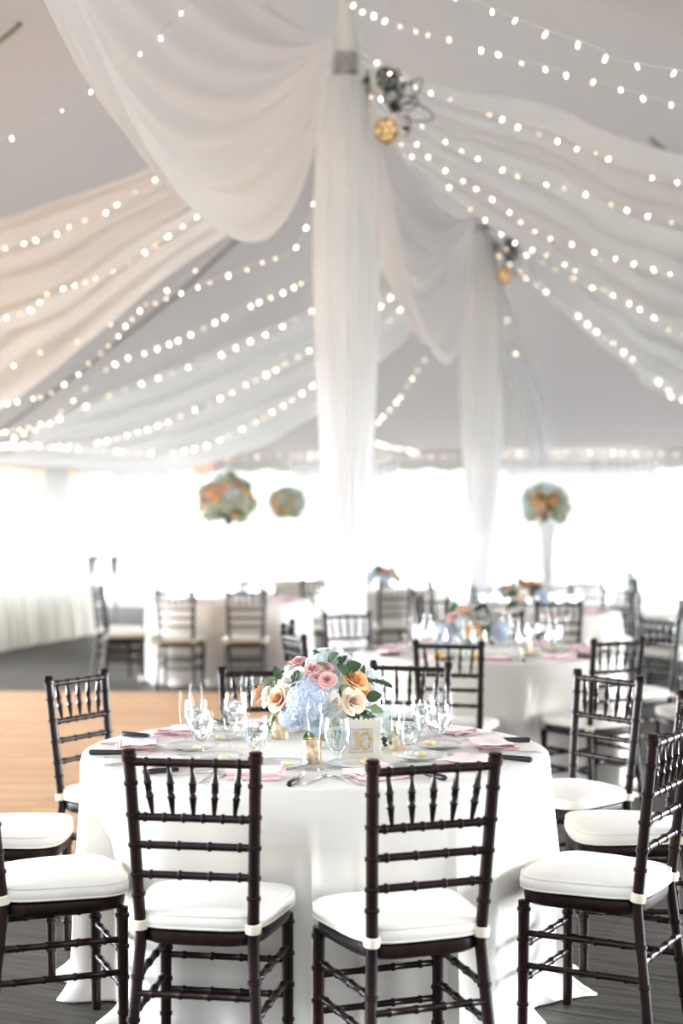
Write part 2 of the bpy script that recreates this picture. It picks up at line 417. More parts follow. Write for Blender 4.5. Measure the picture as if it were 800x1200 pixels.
# ------------------------------------------------------------------ fabric drapes
def loft(curves,nu,nv,folds,amp,taper0=True,taper1=False,seed=0):
    cs=[cat_rom(c,nu) for c in curves]
    cols=[cat_rom([cs[k][i] for k in range(len(cs))],nv) if len(cs)>2 else [cs[0][i].lerp(cs[1][i],j/nv) for j in range(nv+1)] for i in range(nu+1)]
    rnd=random.Random(seed); phs=[(rnd.random()*6.28,folds*(.6+.9*rnd.random()),.4+.6*rnd.random()) for _ in range(4)]
    mb=MB()
    def f(a,b):
        i=round(a*nu); j=round(b*nv); p=cols[i][j]
        i0,i1=max(i-1,0),min(i+1,nu); j0,j1=max(j-1,0),min(j+1,nv)
        n=(cols[i1][j]-cols[i0][j]).cross(cols[i][j1]-cols[i][j0])
        if n.length>1e-9: n.normalize()
        h=sum(w_*math.sin(2*PI*fr*b+ph+.7*math.sin(a*3+ph)) for ph,fr,w_ in phs)/2
        k=1
        if taper0: k*=min(1,a/.12)
        if taper1: k*=min(1,(1-a)/.12)
        return p+n*h*amp*k
    mb.grid(f,nu,nv); return mb
def ptop(k,z=5.05,dx=0,dy=0): p=POLE[k]; return Vector((p.x+dx,p.y+dy,z))
def swag(k0,k1,label,seed):
    A,B=ptop(k0,5.05,.10),ptop(k1,5.05,-.10); curves=[]
    for w_ in (0,.15,.33,.5,.68,.85,1):
        sag=.45+1.57*w_; side=.34*math.sin(PI*w_)*1.0-.12*w_; c=[]
        for i in range(13):
            t=i/12; p=A.lerp(B,t); g=1-abs(2*t-1)**2.25
            p=p-Vector((0,0,sag*g+.10*w_*(1-g)))-UX*side*math.sin(PI*t)**.7+AX*0
            c.append(p)
        curves.append(c)
    o=loft(curves,90,70,5,.055,True,True,seed).obj('ceiling_drape',M['sheer']); tag(o,label,'drape','sheer swags between the tent poles')
swag(0,1,'large white sheer swag hanging low at top left, nearest the camera',1)
swag(1,2,'white sheer swag hanging between the two wrapped poles',2)
def band(curves,label,seed,folds=6,amp=.06):
    o=loft(curves,90,70,folds,amp,True,False,seed).obj('ceiling_drape',M['sheer']); tag(o,label,'drape','sheer fans from the poles to the eaves')
band([[ptop(1,4.95),P(330,130,11.0),P(150,205,11.2),P(0,255,11.5),Vector((-5.6,12.2,3.1)),tentw(-HW+.15,0.2,EAVE-.05)],
      [ptop(1,4.85),P(300,190,11.4),P(150,275,12),P(0,345,12.6),Vector((-5.6,14.6,2.75)),tentw(-HW+.15,3.2,EAVE-.1)],
      [ptop(1,4.75),P(330,222,11.6),P(200,318,12.3),P(100,400,13.2),P(0,478,14.4),Vector((-5.2,18.5,2.55)),tentw(-HW+.15,7.2,EAVE-.15)]],
     'white sheer fan of folds across the left ceiling behind the big swag',5)
band([[ptop(2,5.0),P(480,330,18.6),P(370,362,19.6),P(200,432,21.4),P(60,492,23.2),leftwall(2.5,EAVE-.05,.2)],
      [ptop(2,4.9),P(490,350,18.4),P(370,420,19.4),P(200,505,21.0),P(60,522,22.8),leftwall(3.2,EAVE-.1,.2)],
      [ptop(2,4.8),P(510,345,18.0),P(472,395,18.2),P(370,482,19.0),P(280,530,20),P(190,548,20.8),P(60,545,22.4),leftwall(4,EAVE-.2,.2)]],
     'white sheer drape sagging low over the far left windows',6)
band([[ptop(1,5.0),P(520,106,10.7),P(640,130,10.6),P(800,190,10.2),Vector((5.6,9.4,3.1)),tentw(HW-.15,.2,EAVE-.05)],
      [ptop(1,4.9),P(500,140,10.9),P(640,205,11.3),P(800,290,11.5),Vector((5.8,11.9,2.9)),tentw(HW-.15,3.6,EAVE-.1)],
      [ptop(1,4.75),P(470,182,11),P(540,238,11.6),P(600,277,12),P(700,335,12.5),P(800,392,12.9),Vector((6.2,14.8,2.6)),tentw(HW-.15,7.0,EAVE-.15)]],
     'white sheer fan sweeping right from the nearer wrapped pole',7)
band([[ptop(2,5.0),P(690,292,16.9),P(800,345,16.7),Vector((6.9,16.6,3.0)),tentw(HW-.15,6.6,EAVE-.05)],
      [ptop(2,4.9),P(650,300,17.2),P(720,352,17.4),P(800,405,17.6),Vector((7.4,18.4,2.7)),tentw(HW-.15,9.2,EAVE-.1)],
      [ptop(2,4.75),P(605,300,17.2),P(640,345,17.5),P(690,393,17.8),P(740,430,18),P(800,468,18.2),Vector((8,20.6,2.5)),tentw(HW-.15,12,EAVE-.15)]],
     'white sheer fan sweeping right from the farther wrapped pole',8)
band([[ptop(2,4.6),P(574,330,17.6),P(585,400,20),P(605,470,23),P(622,548,25.2)],
      [ptop(2,4.6),P(584,345,17.6),P(600,405,20),P(622,470,23),P(634,545,25.2)],
      [ptop(2,4.6),P(594,350,17.6),P(614,410,20),P(634,465,23),P(644,528,25.2)]],
     'narrow white sheer tail running from the farther pole to the far eave',9,3,.07)

# wrapped centre poles
def pole_wrap(k,label,prof,poletop=5.95):
    p=POLE[k]; t=thing('centre_pole',label,'pole',(p.x,p.y,0),group='fabric wrapped centre poles')
    MB().lathe([(.16,0),(.16,.015),(.055,.02),(.055,poletop)],20).obj('pole',M['white_metal'],t)
    MB().lathe([(.056,4.90),(.085,4.90),(.09,4.85),(.09,4.78),(.062,4.76)][::-1],20,cap0=False,cap1=False).obj('collar',M['grey_metal'],t)
    MB().lathe([(.09,4.91),(.085,4.96),(.05,5.12),(.045,5.14)],20).obj('cone_cap',M['white_metal'],t)
    rnd=random.Random(k+20); ph=[rnd.random()*6.28 for _ in range(3)]
    mb=MB()
    mb.lathe(prof,120,cap0=False,cap1=False,fn=lambda c,z:1+.10*math.sin(11*c+ph[0]+.3*math.sin(z*2))+.06*math.sin(19*c+ph[1]+z*.4)+.03*math.sin(37*c+ph[2]))
    mb.obj('pole_wrap',M['sheer_pole'],t)
    return t
def smooth_prof(pts,n=40):
    c=cat_rom([Vector((r,z,0)) for r,z in pts],n); return [(v.x,v.y) for v in c]
t1=pole_wrap(1,'nearer centre pole wrapped in lit white sheer fabric',smooth_prof([(.17,.01),(.14,.3),(.13,.9),(.135,1.4),(.18,2.2),(.21,3.0),(.215,3.8),(.17,4.5),(.10,4.74)]))
t2=pole_wrap(2,'farther centre pole wrapped and tied in white sheer fabric',smooth_prof([(.19,.01),(.16,.5),(.12,1.15),(.12,1.3),(.15,1.7),(.20,2.3),(.23,3.3),(.22,4.0),(.17,4.5),(.10,4.85)]))
t0=pole_wrap(0,'centre pole nearest the camera',smooth_prof([(.17,.01),(.13,.9),(.21,3.0),(.215,3.8),(.10,4.85)])) if False else None
# fairy lights inside wraps
BULB=None
def bulb_mesh():
    mb=MB(); mb.lathe([(.002,-.014),(.006,-.012),(.0075,0),(.006,.010),(.001,.014)],8); return mb.mesh('bulb',M['bulb'])
BULB=bulb_mesh()
M['bulb_dim']=mat('dim warm bulb', (1,.85,.6), .5, emit=(1,.78,.56), estr=1.6)
BULB_DIM=BULB.copy(); BULB_DIM.materials[0]=M['bulb_dim']
def strand(pts,label,spacing=.115,seed=0,n=80,wr=.0016,skip=.0,size=1.0,limit=98,group='strings of fairy lights',jit=.012):
    c=cat_rom(pts,n); rnd=random.Random(seed)
    t=thing('string_lights',label,'string lights',c[0],0,group)
    mb=MB(); mb.tube([p-c[0] for p in c],wr,5); mb.obj('wire',M['wire'],t)
    d=0; nxt=spacing*.5; cnt=0
    for i in range(1,len(c)):
        seg=c[i]-c[i-1]; l=seg.length
        while d+l>=nxt:
            q=c[i-1]+seg*((nxt-d)/l)
            nxt+=spacing*rnd.uniform(.75,1.3)
            if rnd.random()<skip or cnt>=limit or (q-ptop(1,4.9)).length<.32 or (q-ptop(2,4.9)).length<.32: continue
            cnt+=1
            o=bpy.data.objects.new('bulb',BULB if rnd.random()<.6 else BULB_DIM); col.objects.link(o); o.parent=t
            o.location=q-c[0]+Vector((rnd.uniform(-jit,jit),rnd.uniform(-jit,jit),-.014-rnd.random()*jit*.6)); o.rotation_euler=(rnd.uniform(-.8,.8),rnd.uniform(-.8,.8),0)
            o.scale=(size*rnd.uniform(.65,1.1),)*3
        d+=l
    return t
for k,zz in ((1,(.6,4.6)),(2,(.6,4.5))):
    p=POLE[k]; pts=[]
    for i in range(26):
        z=zz[1]-(zz[1]-zz[0])*i/25; c=i*1.15; pts.append(Vector((p.x+.085*math.cos(c),p.y+.085*math.sin(c),z)))
    strand(pts,'fairy lights spiralling down inside the %s pole wrap'%('nearer' if k==1 else 'farther'),.24,k,n=160,size=1.25)
p1t=lambda z=4.9: ptop(1,z,.0,-.13)
p2t=lambda z=4.9: ptop(2,z,.0,-.13)
EL=lambda v,z=EAVE: tentw(-HW+.2,v,z)
ER=lambda v,z=EAVE: tentw(HW-.2,v,z)
S=[
 ([P(395,-60,6.2),P(545,-4,6.2),P(600,20,6.3),P(700,55,6.3),P(800,83,6.3),Vector((4.2,6.4,3.1)),ER(-4.2)],'white cord of fairy lights nearest the camera at top right',.14,1.35),
 ([p1t(5.3),P(437,17,10.3),P(555,53,9.6),P(640,78,9.3),P(740,107,9.0),P(810,127,8.9),Vector((4.6,8.6,3.2)),ER(-2.2)],'string of fairy lights second from the top at right',.16,1.25),
 ([p1t(5.0),P(474,92,10.5),P(543,119,10.4),P(637,157,10.2),P(712,182,10.1),P(800,213,10),Vector((5.6,9.4,3.0)),ER(.3)],'fairy lights along the upper edge of the right sheer fan',.14,1.0),
 ([p1t(),P(470,165,10.8),P(514,206,10.9),P(553,243,11.0),P(603,281,11.1),P(645,298,11.3),P(700,333,11.5),P(765,368,11.7),P(810,392,11.9),Vector((5.8,13.5,2.6)),ER(6)],'fairy lights sweeping past the farther pole lamps to the right',.13,1.0),
 ([p1t(),P(500,150,10.7),P(611,205,10.6),P(676,222,10.6),P(720,238,10.6),P(800,262,10.6),Vector((5.7,11,2.9)),ER(2)],'fairy lights crossing the middle of the right sheer fan',.15,1.0),
 ([p1t(),P(500,180,10.7),P(586,236,10.8),P(622,267,10.9),P(680,287,10.9),P(765,313,11),P(810,326,11),Vector((5.7,12.3,2.8)),ER(4)],'fairy lights on the lower half of the right sheer fan',.15,1.0),
 ([p2t(4.7),P(625,300,16.6),P(665,322,16.6),P(700,337,16.5),P(740,354,16.5),P(800,378,16.4),Vector((7,16,2.8)),ER(6)],'fairy lights starting at the farther pole and rising on the right',.2,1.4),
 ([p2t(4.7),P(625,330,17.2),P(680,372,17.5),P(714,398,17.6),P(752,428,17.8),P(787,458,18),P(812,470,18.2),Vector((8,20,2.5)),ER(10)],'lowest string of fairy lights on the right below the sheer fan',.15,1.4),
 ([p2t(4.8),P(535,350,18),P(494,425,19),P(465,470,20.5),P(433,512,22.5),wallpt(6.5,EAVE)],'dense short string of fairy lights left of the farther pole',.30,1.5),
 ([p2t(4.6),P(590,362,17.5),P(597,380,18.2),P(604,405,20),P(610,440,22),wallpt(8.7,EAVE)],'short string of fairy lights right of the farther pole',.9,1.5),
 ([P(0,165,7.4),P(78,121,7.4),P(160,62,7.2),P(260,-30,7)],'string of fairy lights at the top left corner by the big swag',.14,1.0),
 ([p1t(),P(260,150,11),P(148,231,11),P(83,262,11),P(0,290,11),Vector((-6,12.3,3)),EL(.5)],'uppermost fairy lights on the left sheer fan',.13,1.1),
 ([p1t(),P(260,225,11),P(143,310,11.3),P(106,326,11.4),P(50,345,11.6),P(0,372,11.8),Vector((-6,14.3,2.8)),EL(3)],'second string of fairy lights down the left sheer fan',.125,1.1),
 ([p1t(),P(280,265,11.2),P(170,355,11.8),P(82,400,12),P(40,412,12.2),P(0,430,12.3),Vector((-6,15.5,2.7)),EL(4.5)],'third string of fairy lights down the left sheer fan',.3,1.1),
 ([p1t(),P(355,274,11),P(307,305,11.3),P(235,333,11.6),P(167,361,12),P(120,410,12.6),P(70,452,13),P(10,470,13.5),Vector((-6,17,2.6)),EL(6.5)],'fairy lights crossing the dark canopy seam on the left',.15,1.15),
 ([p1t(4.6),P(385,305,12),P(353,330,12.5),P(278,363,13.3),P(202,400,14),P(127,429,14.6),P(62,488,15),P(0,506,15.5),Vector((-6,20,2.5)),EL(8.5)],'long string of fairy lights below the canopy seam on the left',.16,1.25),
 ([p2t(),P(420,330,16.5),P(365,362,16.6),P(297,397,16.7),P(220,429,16.9),P(125,463,17.2),P(40,502,17.5),P(-20,520,17.8),Vector((-6.2,20,2.5)),EL(9)],'fairy lights over the upper edge of the far left drape',.17,1.5),
 ([p2t(),P(420,375,17.2),P(337,424,17.6),P(288,450,18),P(225,480,18.3),P(186,497,18.6),P(100,520,19.5),P(20,520,20.5),EL(12)],'fairy lights across the middle of the far left drape',.18,1.5),
 ([p2t(),P(430,400,17.8),P(346,464,18.4),P(299,493,18.8),P(240,521,19.3),P(180,530,20),P(100,525,21.5),P(10,520,23),EL(14)],'lowest fairy lights along the far left drape',.2,1.5),
]
for i,(pts,lab,sp,size) in enumerate(S):
    strand(pts,lab,sp,30+i,size=size*.9,skip=.12)
strand([wallpt(.2,EAVE-.02)-AX*.15]+[wallpt(.2+i*2.2,EAVE-.02-.06*(i%2))-AX*.15 for i in range(1,8)],'warm fairy lights running along the far eave',.2,77,size=1.1,n=60)

# pole lamps
def make_par(amber):
    t=thing('par_light','', 'spotlight',(0,0,0),0,'spotlights clamped to the centre poles')
    MB().lathe([(.03,-.16),(.07,-.155),(.085,-.12),(.105,-.06),(.120,0),(.120,.03),(.092,.032),(.090,.0)],28,cap1=False).obj('housing',M['white_metal'],t)
    ln=MB().lathe([(.001,.012),(.0905,.012)],28,cap0=False,cap1=False).obj('lens',M['lamp_amber' if amber else 'lamp_face'],t)
    for i in range(7):
        r=0 if i==0 else .056; c=i*PI/3
        m=Matrix.Translation((r*math.cos(c),r*math.sin(c),.012))
        MB().lathe([(.024,0),(.022,.006),(.012,.010),(.001,.011)],12,m,cap0=False).obj('led',M['ledamber' if amber else 'ledlens'],ln)
    mb=MB(); mb.tube([(.125,0,-.04),(.14,0,-.10),(.10,0,-.24),(-.10,0,-.24),(-.14,0,-.10),(-.125,0,-.04)],.010,8); mb.obj('yoke',M['grey_metal'],t)
    for s_ in (-1,1): 
        m=Matrix.Translation((s_*.13,0,-.04))@Matrix.Rotation(PI/2,4,'Y'); MB().lathe([(.02,-.015),(.02,.015)],12,m).obj('knob',M['black'],t)
    return t
pa=make_par(False); pb=make_par(True)
def aim(o,loc,d,label):
    o.location=loc; o.rotation_mode='XYZ'; o.rotation_euler=Vector(d).to_track_quat('Z','Y').to_euler(); o['label']=label
pa2=copy_tree(pa); pb2=copy_tree(pb)
aim(pa,P(452,94,10.65),(.35,-1,.0),'upper spotlight on the nearer pole with dark lens')
aim(pb,P(453,153,10.65),(-.30,-1,-.35),'lower spotlight on the nearer pole with amber lens')
aim(pa2,P(596,288,16.85),(.6,-1,.1),'upper spotlight on the farther pole with dark lens')
aim(pb2,P(592,322,16.85),(-.7,-1,-.2),'lower spotlight on the farther pole with amber lens')
for k,(x,y,D) in ((1,(440,122,10.72)),(2,(585,303,16.9))):
    a=P(x,y,D); p=POLE[k]
    t=thing('lamp_bracket','grey clamp bracket holding two spotlights on the %s pole'%('nearer' if k==1 else 'farther'),'bracket',(0,0,0),0,'lamp brackets on the centre poles')
    MB().tube([(p.x,p.y-.07,a.z+.0),(a.x-.05,a.y,a.z)],.014,8).obj('arm',M['grey_metal'],t)
    MB().tube([(a.x-.06,a.y,a.z+.24),(a.x-.06,a.y,a.z-.24)],.016,8).obj('upright',M['grey_metal'],t)
    MB().tube([(p.x+.075*math.cos(c),p.y+.075*math.sin(c),a.z) for c in [i*PI/10 for i in range(20)]],.014,8,closed=True).obj('clamp',M['grey_metal'],t)
    mb=MB(); rnd=random.Random(k); c0=P(x+22,y+3,D-.1) if k==1 else P(x+12,y+2,D-.1)
    for i in range(9):
        ang=rnd.uniform(-1.9,1.1) if i%2 else rnd.uniform(.6,2.0); ln=rnd.uniform(.14,.30)*(1 if k==1 else .6)
        d=Vector((math.cos(ang),0,math.sin(ang))); e_=Vector((-d.z,rnd.uniform(-.5,.5),d.x))*.06
        mb.tube(cat_rom([c0,c0+d*ln*.5+e_,c0+d*ln,c0+d*ln*.5-e_,c0],24),.005,6)
    mb.tube([c0+Vector((-.03,0,.02)),c0+Vector((.03,0,-.02))],.03,8)
    mb.tube(cat_rom([c0,c0+Vector((-.05,.05,-.1)),Vector((p.x+.07,p.y-.05,a.z-.35))],12),.006,6)
    tag(mb.obj('coiled_cable',M['black']),'coil of dark cable tied beside the %s pole spotlights'%('nearer' if k==1 else 'farther'),'cable','cables at the pole lamps')

# curtains tied back along the far end
def curtain(s0,s1,st,label,ztie=1.25,ztop=2.62,off=.25,wt=.12,leftside=False,zb=.02,tie=True):
    pt=(lambda s,z,o: leftwall(s,z,o)) if leftside else (lambda s,z,o: wallpt(s,z)-AX*o)
    mb=MB(); nf=max(4,int(abs(s1-s0)*7))
    def f(u,t):
        z=ztop+(zb-ztop)*t; tt=(ztop-z)/(ztop-ztie)
        if not tie: k=0
        elif tt<1: k=tt**1.6
        else: k=max(.75,1-.25*(tt-1)/((ztop-zb)/(ztop-ztie)-1))
        sa=s0+(s1-s0)*u; sb=st+(u-.5)*wt*2
        s_=sa*(1-k)+sb*k
        a=.05*(1-.5*k)
        # hanging belly of the inner edge
        return pt(s_,z,off+a*math.sin(2*PI*nf*u)+.02*math.sin(5*u+3*t))
    mb.grid(f,nf*8,30); t=thing('curtain',label,'curtain',(0,0,0),0,'white curtains along the far side')
    mb.obj('panel',M['curtain'],t)
    if tie:
        c=pt(st,ztie,off); MB().tube([c+Vector((math.cos(x)*(wt+.02),math.sin(x)*.09,0)) for x in [i*PI/12 for i in range(24)]],.025,6,closed=True).obj('tieback',M['curtain'],t)
    return t
Lw=(cRF-cLF).normalized()
def s_of(px):   # metres along far wall seen at image column px
    k=(px-400)/F; # (cLF+Lw*s).x = k*(..).y
    return (k*cLF.y-cLF.x)/(Lw.x-k*Lw.y)
curtain(s_of(84),s_of(150),s_of(116),'white sheer curtain tied back right of the cream corner panel')
curtain(s_of(345),s_of(405),s_of(386),'white sheer curtain tied back left of the nearer pole')
curtain(s_of(410),s_of(470),s_of(424),'white sheer curtain tied back right of the nearer pole')
curtain(s_of(590),s_of(700),s_of(640),'white sheer curtain behind the right tall flower ball')
curtain(s_of(140),s_of(205),s_of(150),'blown out white curtain beside the left flower ball',wt=.2,tie=False,off=.35)
curtain(s_of(690),s_of(770),s_of(735),'faint white curtain in the right window',wt=.1)
curtain(1.0,1.9,1.5,'white curtain hanging at the far left corner',leftside=True,off=.3,tie=False)
# pale sign
a=wallpt(s_of(240),EAVE-.27)-AX*.15
t=thing('wall_sign','small pale red square sign hanging under the far eave','sign',(a.x,a.y,a.z-.13),-math.atan2(AX.x,AX.y))
MB().box(-.15,.15,-.02,.02,0,.22).obj('panel',M['sign'],t,False)
for s_ in (-.1,.1): MB().tube([(s_,0,.22),(s_,0,.3)],.005,6).obj('hanger',M['grey_metal'],t)

# ------------------------------------------------------------------ dance floor
df=MB(); df.box(-4.2,4.2,-3.4,3.4,0,.018)
o=df.obj('dance_floor',M['oak'],None,False); tag(o,'warm oak plank dance floor laid on the grey floor at left','dance floor')
o.location=(-4.72,10.0,.002); o.rotation_euler=(0,0,R(-1.5))

# ------------------------------------------------------------------ chair
def bamboo_pts(p0,p1,r,rings,bump=1.28,w=.006):
    p0=Vector(p0);p1=Vector(p1);Ln=(p1-p0).length; P_=[(0,r)]
    for t in rings:
        for o_,k in ((-w,1),(-w*.5,bump),(w*.5,bump),(w,1)): P_.append((t+o_/Ln,r*k))
    P_.append((1,r)); P_=[q for q in P_ if 0<=q[0]<=1]
    return [p0.lerp(p1,t) for t,_ in P_],[k for _,k in P_]
def bent(pts,ringz,r0,r1):
    # polyline leg with rings at heights
    pts=[Vector(p) for p in pts]
    def at(z):
        for a,b in zip(pts,pts[1:]):
            if a.z<=z<=b.z: return a.lerp(b,(z-a.z)/(b.z-a.z))
        return pts[-1]
    zs=[(p.z,1) for p in pts]
    for z in ringz: zs+=[(z-.007,1),(z-.004,1.22),(z+.004,1.22),(z+.007,1)]
    zs.sort(); zt=pts[-1].z
    return [at(z) for z,_ in zs],[(r0+(r1-r0)*z/zt)*k for z,k in zs]
def seat_outline(sc=1.0,n=48,w0=.165,w1=.208,y0=-.19,y1=.19):
    out=[]
    for i in range(n):
        c=2*PI*i/n; ex=.42
        x=math.copysign(abs(math.cos(c))**ex,math.cos(c)); y=math.copysign(abs(math.sin(c))**ex,math.sin(c))
        y*=1-(.10*(x*x) if y>0 else .02*(x*x))
        w_=w0+(w1-w0)*(y+1)/2
        out.append((x*w_*sc, (y0+y1)/2+y*(y1-y0)/2*sc))
    return out
def stack(outlines):
    mb=MB(); n=len(outlines[0][0]); vs=[];fs=[]
    for pts,z in outlines:
        for q,(x,y) in enumerate(pts): vs.append((x,y,z if not callable(z) else z(x,y)))
    for i in range(len(outlines)-1):
        for j in range(n):
            j2=(j+1)%n; fs.append((i*n+j,i*n+j2,(i+1)*n+j2,(i+1)*n+j))
    fs.append(tuple(range(n))[::-1]); fs.append(tuple((len(outlines)-1)*n+j for j in range(n)))
    return mb.add(vs,fs)
def make_chair():
    t=thing('chiavari_chair','','chair'); W=M['wood']
    RT=[(.178,-.225,0),(.152,-.175,.42),(.170,-.228,.905)]
    for s_ in (-1,1):
        pts,rad=bent([(s_*x,y,z) for x,y,z in RT],[.09,.2,.31,.53,.585,.665,.747,.83,.895],.0155,.0165)
        mb=MB(); mb.tube(pts,rad,12); tp=Vector((s_*.170,-.228,.905))
        mb.lathe([(.017,-.012),(.0205,-.006),(.0205,.002),(.016,.006),(.019,.012),(.013,.017)],12,Matrix.Translation(tp))
        mb.obj('leg',W,t)
        pts,rad=bent([(s_*.18,.165,0),(s_*.178,.16,.405)],[.10,.20,.29,.38],.0145,.0175)
        mb=MB(); mb.tube(pts,rad,12); mb.obj('leg',W,t)
    def yb(z): return -.175-.053*(z-.42)/.485
    def xb(z): return .152+.018*(z-.42)/.485
    z=.887; xs=[-.125,-.0625,0,.0625,.125]
    pts,rad=bamboo_pts((-xb(z),yb(z),z),(xb(z),yb(z),z),.0115,[.02]+[(x+xb(z))/(2*xb(z)) for x in xs]+[.98]); MB().tube(pts,rad,10).obj('crest_rail',W,t)
    for z,rg in ((.74,[.1,.26,.42,.58,.74,.9]),(.665,[.12,.37,.63,.88]),(.585,[.12,.37,.63,.88])):
        pts,rad=bamboo_pts((-xb(z),yb(z),z),(xb(z),yb(z),z),.0105,rg); MB().tube(pts,rad,10).obj('back_rail',W,t)
    for x in xs:
        a=Vector((x*.88,yb(.74),.742)); b_=Vector((x*1.02,yb(.887),.882))
        pr=[(0,.0045),(.06,.005),(.35,.0095),(.37,.012),(.40,.012),(.42,.0095),(.62,.0095),(.64,.012),(.67,.012),(.69,.0095),(.95,.006),(1,.005)]
        MB().tube([a.lerp(b_,q) for q,_ in pr],[r for _,r in pr],8).obj('spindle',W,t)
    def st(p0,p1): 
        pts,rad=bamboo_pts(p0,p1,.0095,[.15,.38,.62,.85]); MB().tube(pts,rad,8).obj('stretcher',W,t)
    st((-.179,.164,.27),(.179,.164,.27)); st((-.18,.165,.17),(.18,.165,.17)); st((-.162,-.198,.27),(.162,-.198,.27))
    for s_ in (-1,1):
        for z,zz in ((.31,.31),(.215,.215)):
            f_=(.42-z)/.42; st((s_*(.152+.026*f_),-.175-.06*f_,z),(s_*.179,.163,z))
    A=seat_outline
    stack([(A(.96),.398),(A(1),.405),(A(1.01),.42),(A(1),.433),(A(.95),.439)]).obj('seat_frame',W,t)
    dome=lambda x,y: .487+.012*max(0,1-(x*x+y*y)/.04)
    c=stack([(A(.97,w1=.214),.4395),(A(1.03,w1=.214),.443),(A(1.055,w1=.214),.452),(A(1.06,w1=.214),.463),(A(1.045,w1=.214),.475),(A(1.0,w1=.214),.483),(A(.9,w1=.214),dome),(A(.7,w1=.214),dome),(A(.45,w1=.214),dome),(A(.2,w1=.214),dome)]).obj('cushion',M['cushion'],t)
    for sc,z in ((1.035,.479),(1.045,.446)):
        MB().tube([(x,y,z) for x,y in A(sc,w1=.214)],.0032,6,closed=True).obj('piping',M['piping'],c)
    for s_ in (-1,1):
        m=Matrix.Translation((s_*.1535,-.179,.45))@Matrix.Rotation(R(8),4,'X')
        MB().lathe([(.0175,-.013),(.0215,-.012),(.0225,0),(.0215,.013),(.0175,.014)],14,m,cap0=False,cap1=False).obj('tie',M['tie'],c)
    return t
chair=make_chair(); CHAIRS=[]
def put_chair(x,y,a,label,group):
    CHAIRS.append((x,y,a)); return place(chair,(x,y,0),-R(a),label,group)
G1='chairs around the foreground table'; G2='chairs around the second table'; G3='chairs around the right rear table'; G4='chairs around the left rear table'; G5='chairs far back in the tent'
T1=(-.085,4.97); T2=(.86,8.78); T3=(1.63,12.9); T4=(-1.10,14.65)
cd='dark brown bamboo style chair with ivory cushion '
for a_ in [
 (-.355,4.125,9,'dark bamboo style chair with back to camera, front left of the foreground table',G1),
 (.16,4.02,-20,'dark bamboo style chair with back to camera, front right of the foreground table',G1),
 (.765,4.47,-60,'dark bamboo style chair at right foreground, its slender back cut by the frame',G1),
 (.98,5.17,-88,'dark chair whose ivory seat shows behind the right foreground chair back',G1),
 (.88,5.83,-126,'dark bamboo style chair angled at the right rear of the foreground table',G1),
 (.22,6.25,-160,'dark chair behind the foreground table, just right of the flowers',G1),
 (-.29,6.02,170,'dark chair behind the foreground table, left of and partly behind the flowers',G1),
 (-.86,5.86,120,'dark chair standing against the wood dance floor at left of the foreground table',G1),
 (-1.13,5.12,88,'dark chair at left edge whose ivory seat shows above the nearest left seat',G1),
 (-.85,4.43,68,'dark chair at the left foreground edge with one back post visible',G1),
 (.60,7.84,14,'dark chair with back to camera at the front of the second table',G2),
 (1.33,8.02,-32,'dark chair at the right front of the second table behind a nearer chair back',G2),
 (-.05,8.28,69,'dark angled chair at the left of the second table, nearer of the pair',G2),
 (-.10,9.10,97,'dark edge-on chair at the left of the second table, farther of the pair',G2),
 (.14,9.92,154,'dark chair at the rear left of the second table in front of the wrapped pole',G2),
 (1.03,10.1,-168,'dark chair behind the blue and orange flowers of the second table',G2),
 (1.82,9.35,-122,'dark chair at the right rear of the second table near the right frame edge',G2),
 (1.98,8.35,-95,'dark chair cut by the right frame edge with only its ivory seat showing',G2),
 (1.70,11.85,2,'dark chair with back to camera in front of the right rear table',G3),
 (.92,12.2,52,'dark chair left of the right rear table, nearer of two overlapping',G3),
 (.90,13.1,80,'dark chair left of the right rear table, farther of two overlapping',G3),
 (2.42,13.7,-135,'dark chair with open spindles at the right rear of the rear right table',G3),
 (1.45,14.1,175,'dark chair behind the right rear table, beneath the farther wrapped pole',G3),
 (2.62,12.25,-58,'dark chair right of the rear right table close to the cloth',G3),
 (-1.48,13.75,6,'left of two dark chairs with backs to camera at the left rear table',G4),
 (-.88,13.75,-4,'right of two dark chairs with backs to camera at the left rear table',G4),
 (-2.06,14.3,84,'dark edge-on chair at the left end of the left rear table, nearer one',G4),
 (-2.22,14.95,100,'dark edge-on chair at the left end of the left rear table, farther one',G4),
 (-.15,15.3,-125,'dark chair at the right rear of the left rear table',G4),
 (-1.2,15.8,178,'dark chair behind the left rear table beneath the left flower ball',G4),
 (-.22,16.6,15,'dark chair half hidden at the left side of the nearer wrapped pole',G5),
 (.49,15.5,-15,'dark chair just right of the nearer wrapped pole, back to camera',G5),
 (-.93,18.7,14,'dark chair before the far table under the smaller flower ball',G5),
 (.15,20.6,-50,'dark chair right of the far table under the smaller flower ball',G5),
 (1.18,16.0,98,'dark edge-on chair left of the farther pole, nearer of two',G5),
 (1.30,18.9,92,'dark edge-on chair left of the farther pole, farther of two',G5),
 (2.55,15.7,3,'dark chair with back to camera behind the rear right table',G5),
 (3.35,20.2,10,'pale blurred chair farthest back at right under the window',G5),
 (2.68,12.6,100,'dark edge-on chair at right, nearest of the receding row',G5),
 (3.28,15.6,97,'dark edge-on chair at right, middle of the receding row',G5),
 (3.50,16.6,94,'dark edge-on chair at right, farthest of the receding row',G5),
 (3.55,18.9,-115,'dark chair at the far right table beneath the right flower ball',G5),
]: put_chair(*a_)

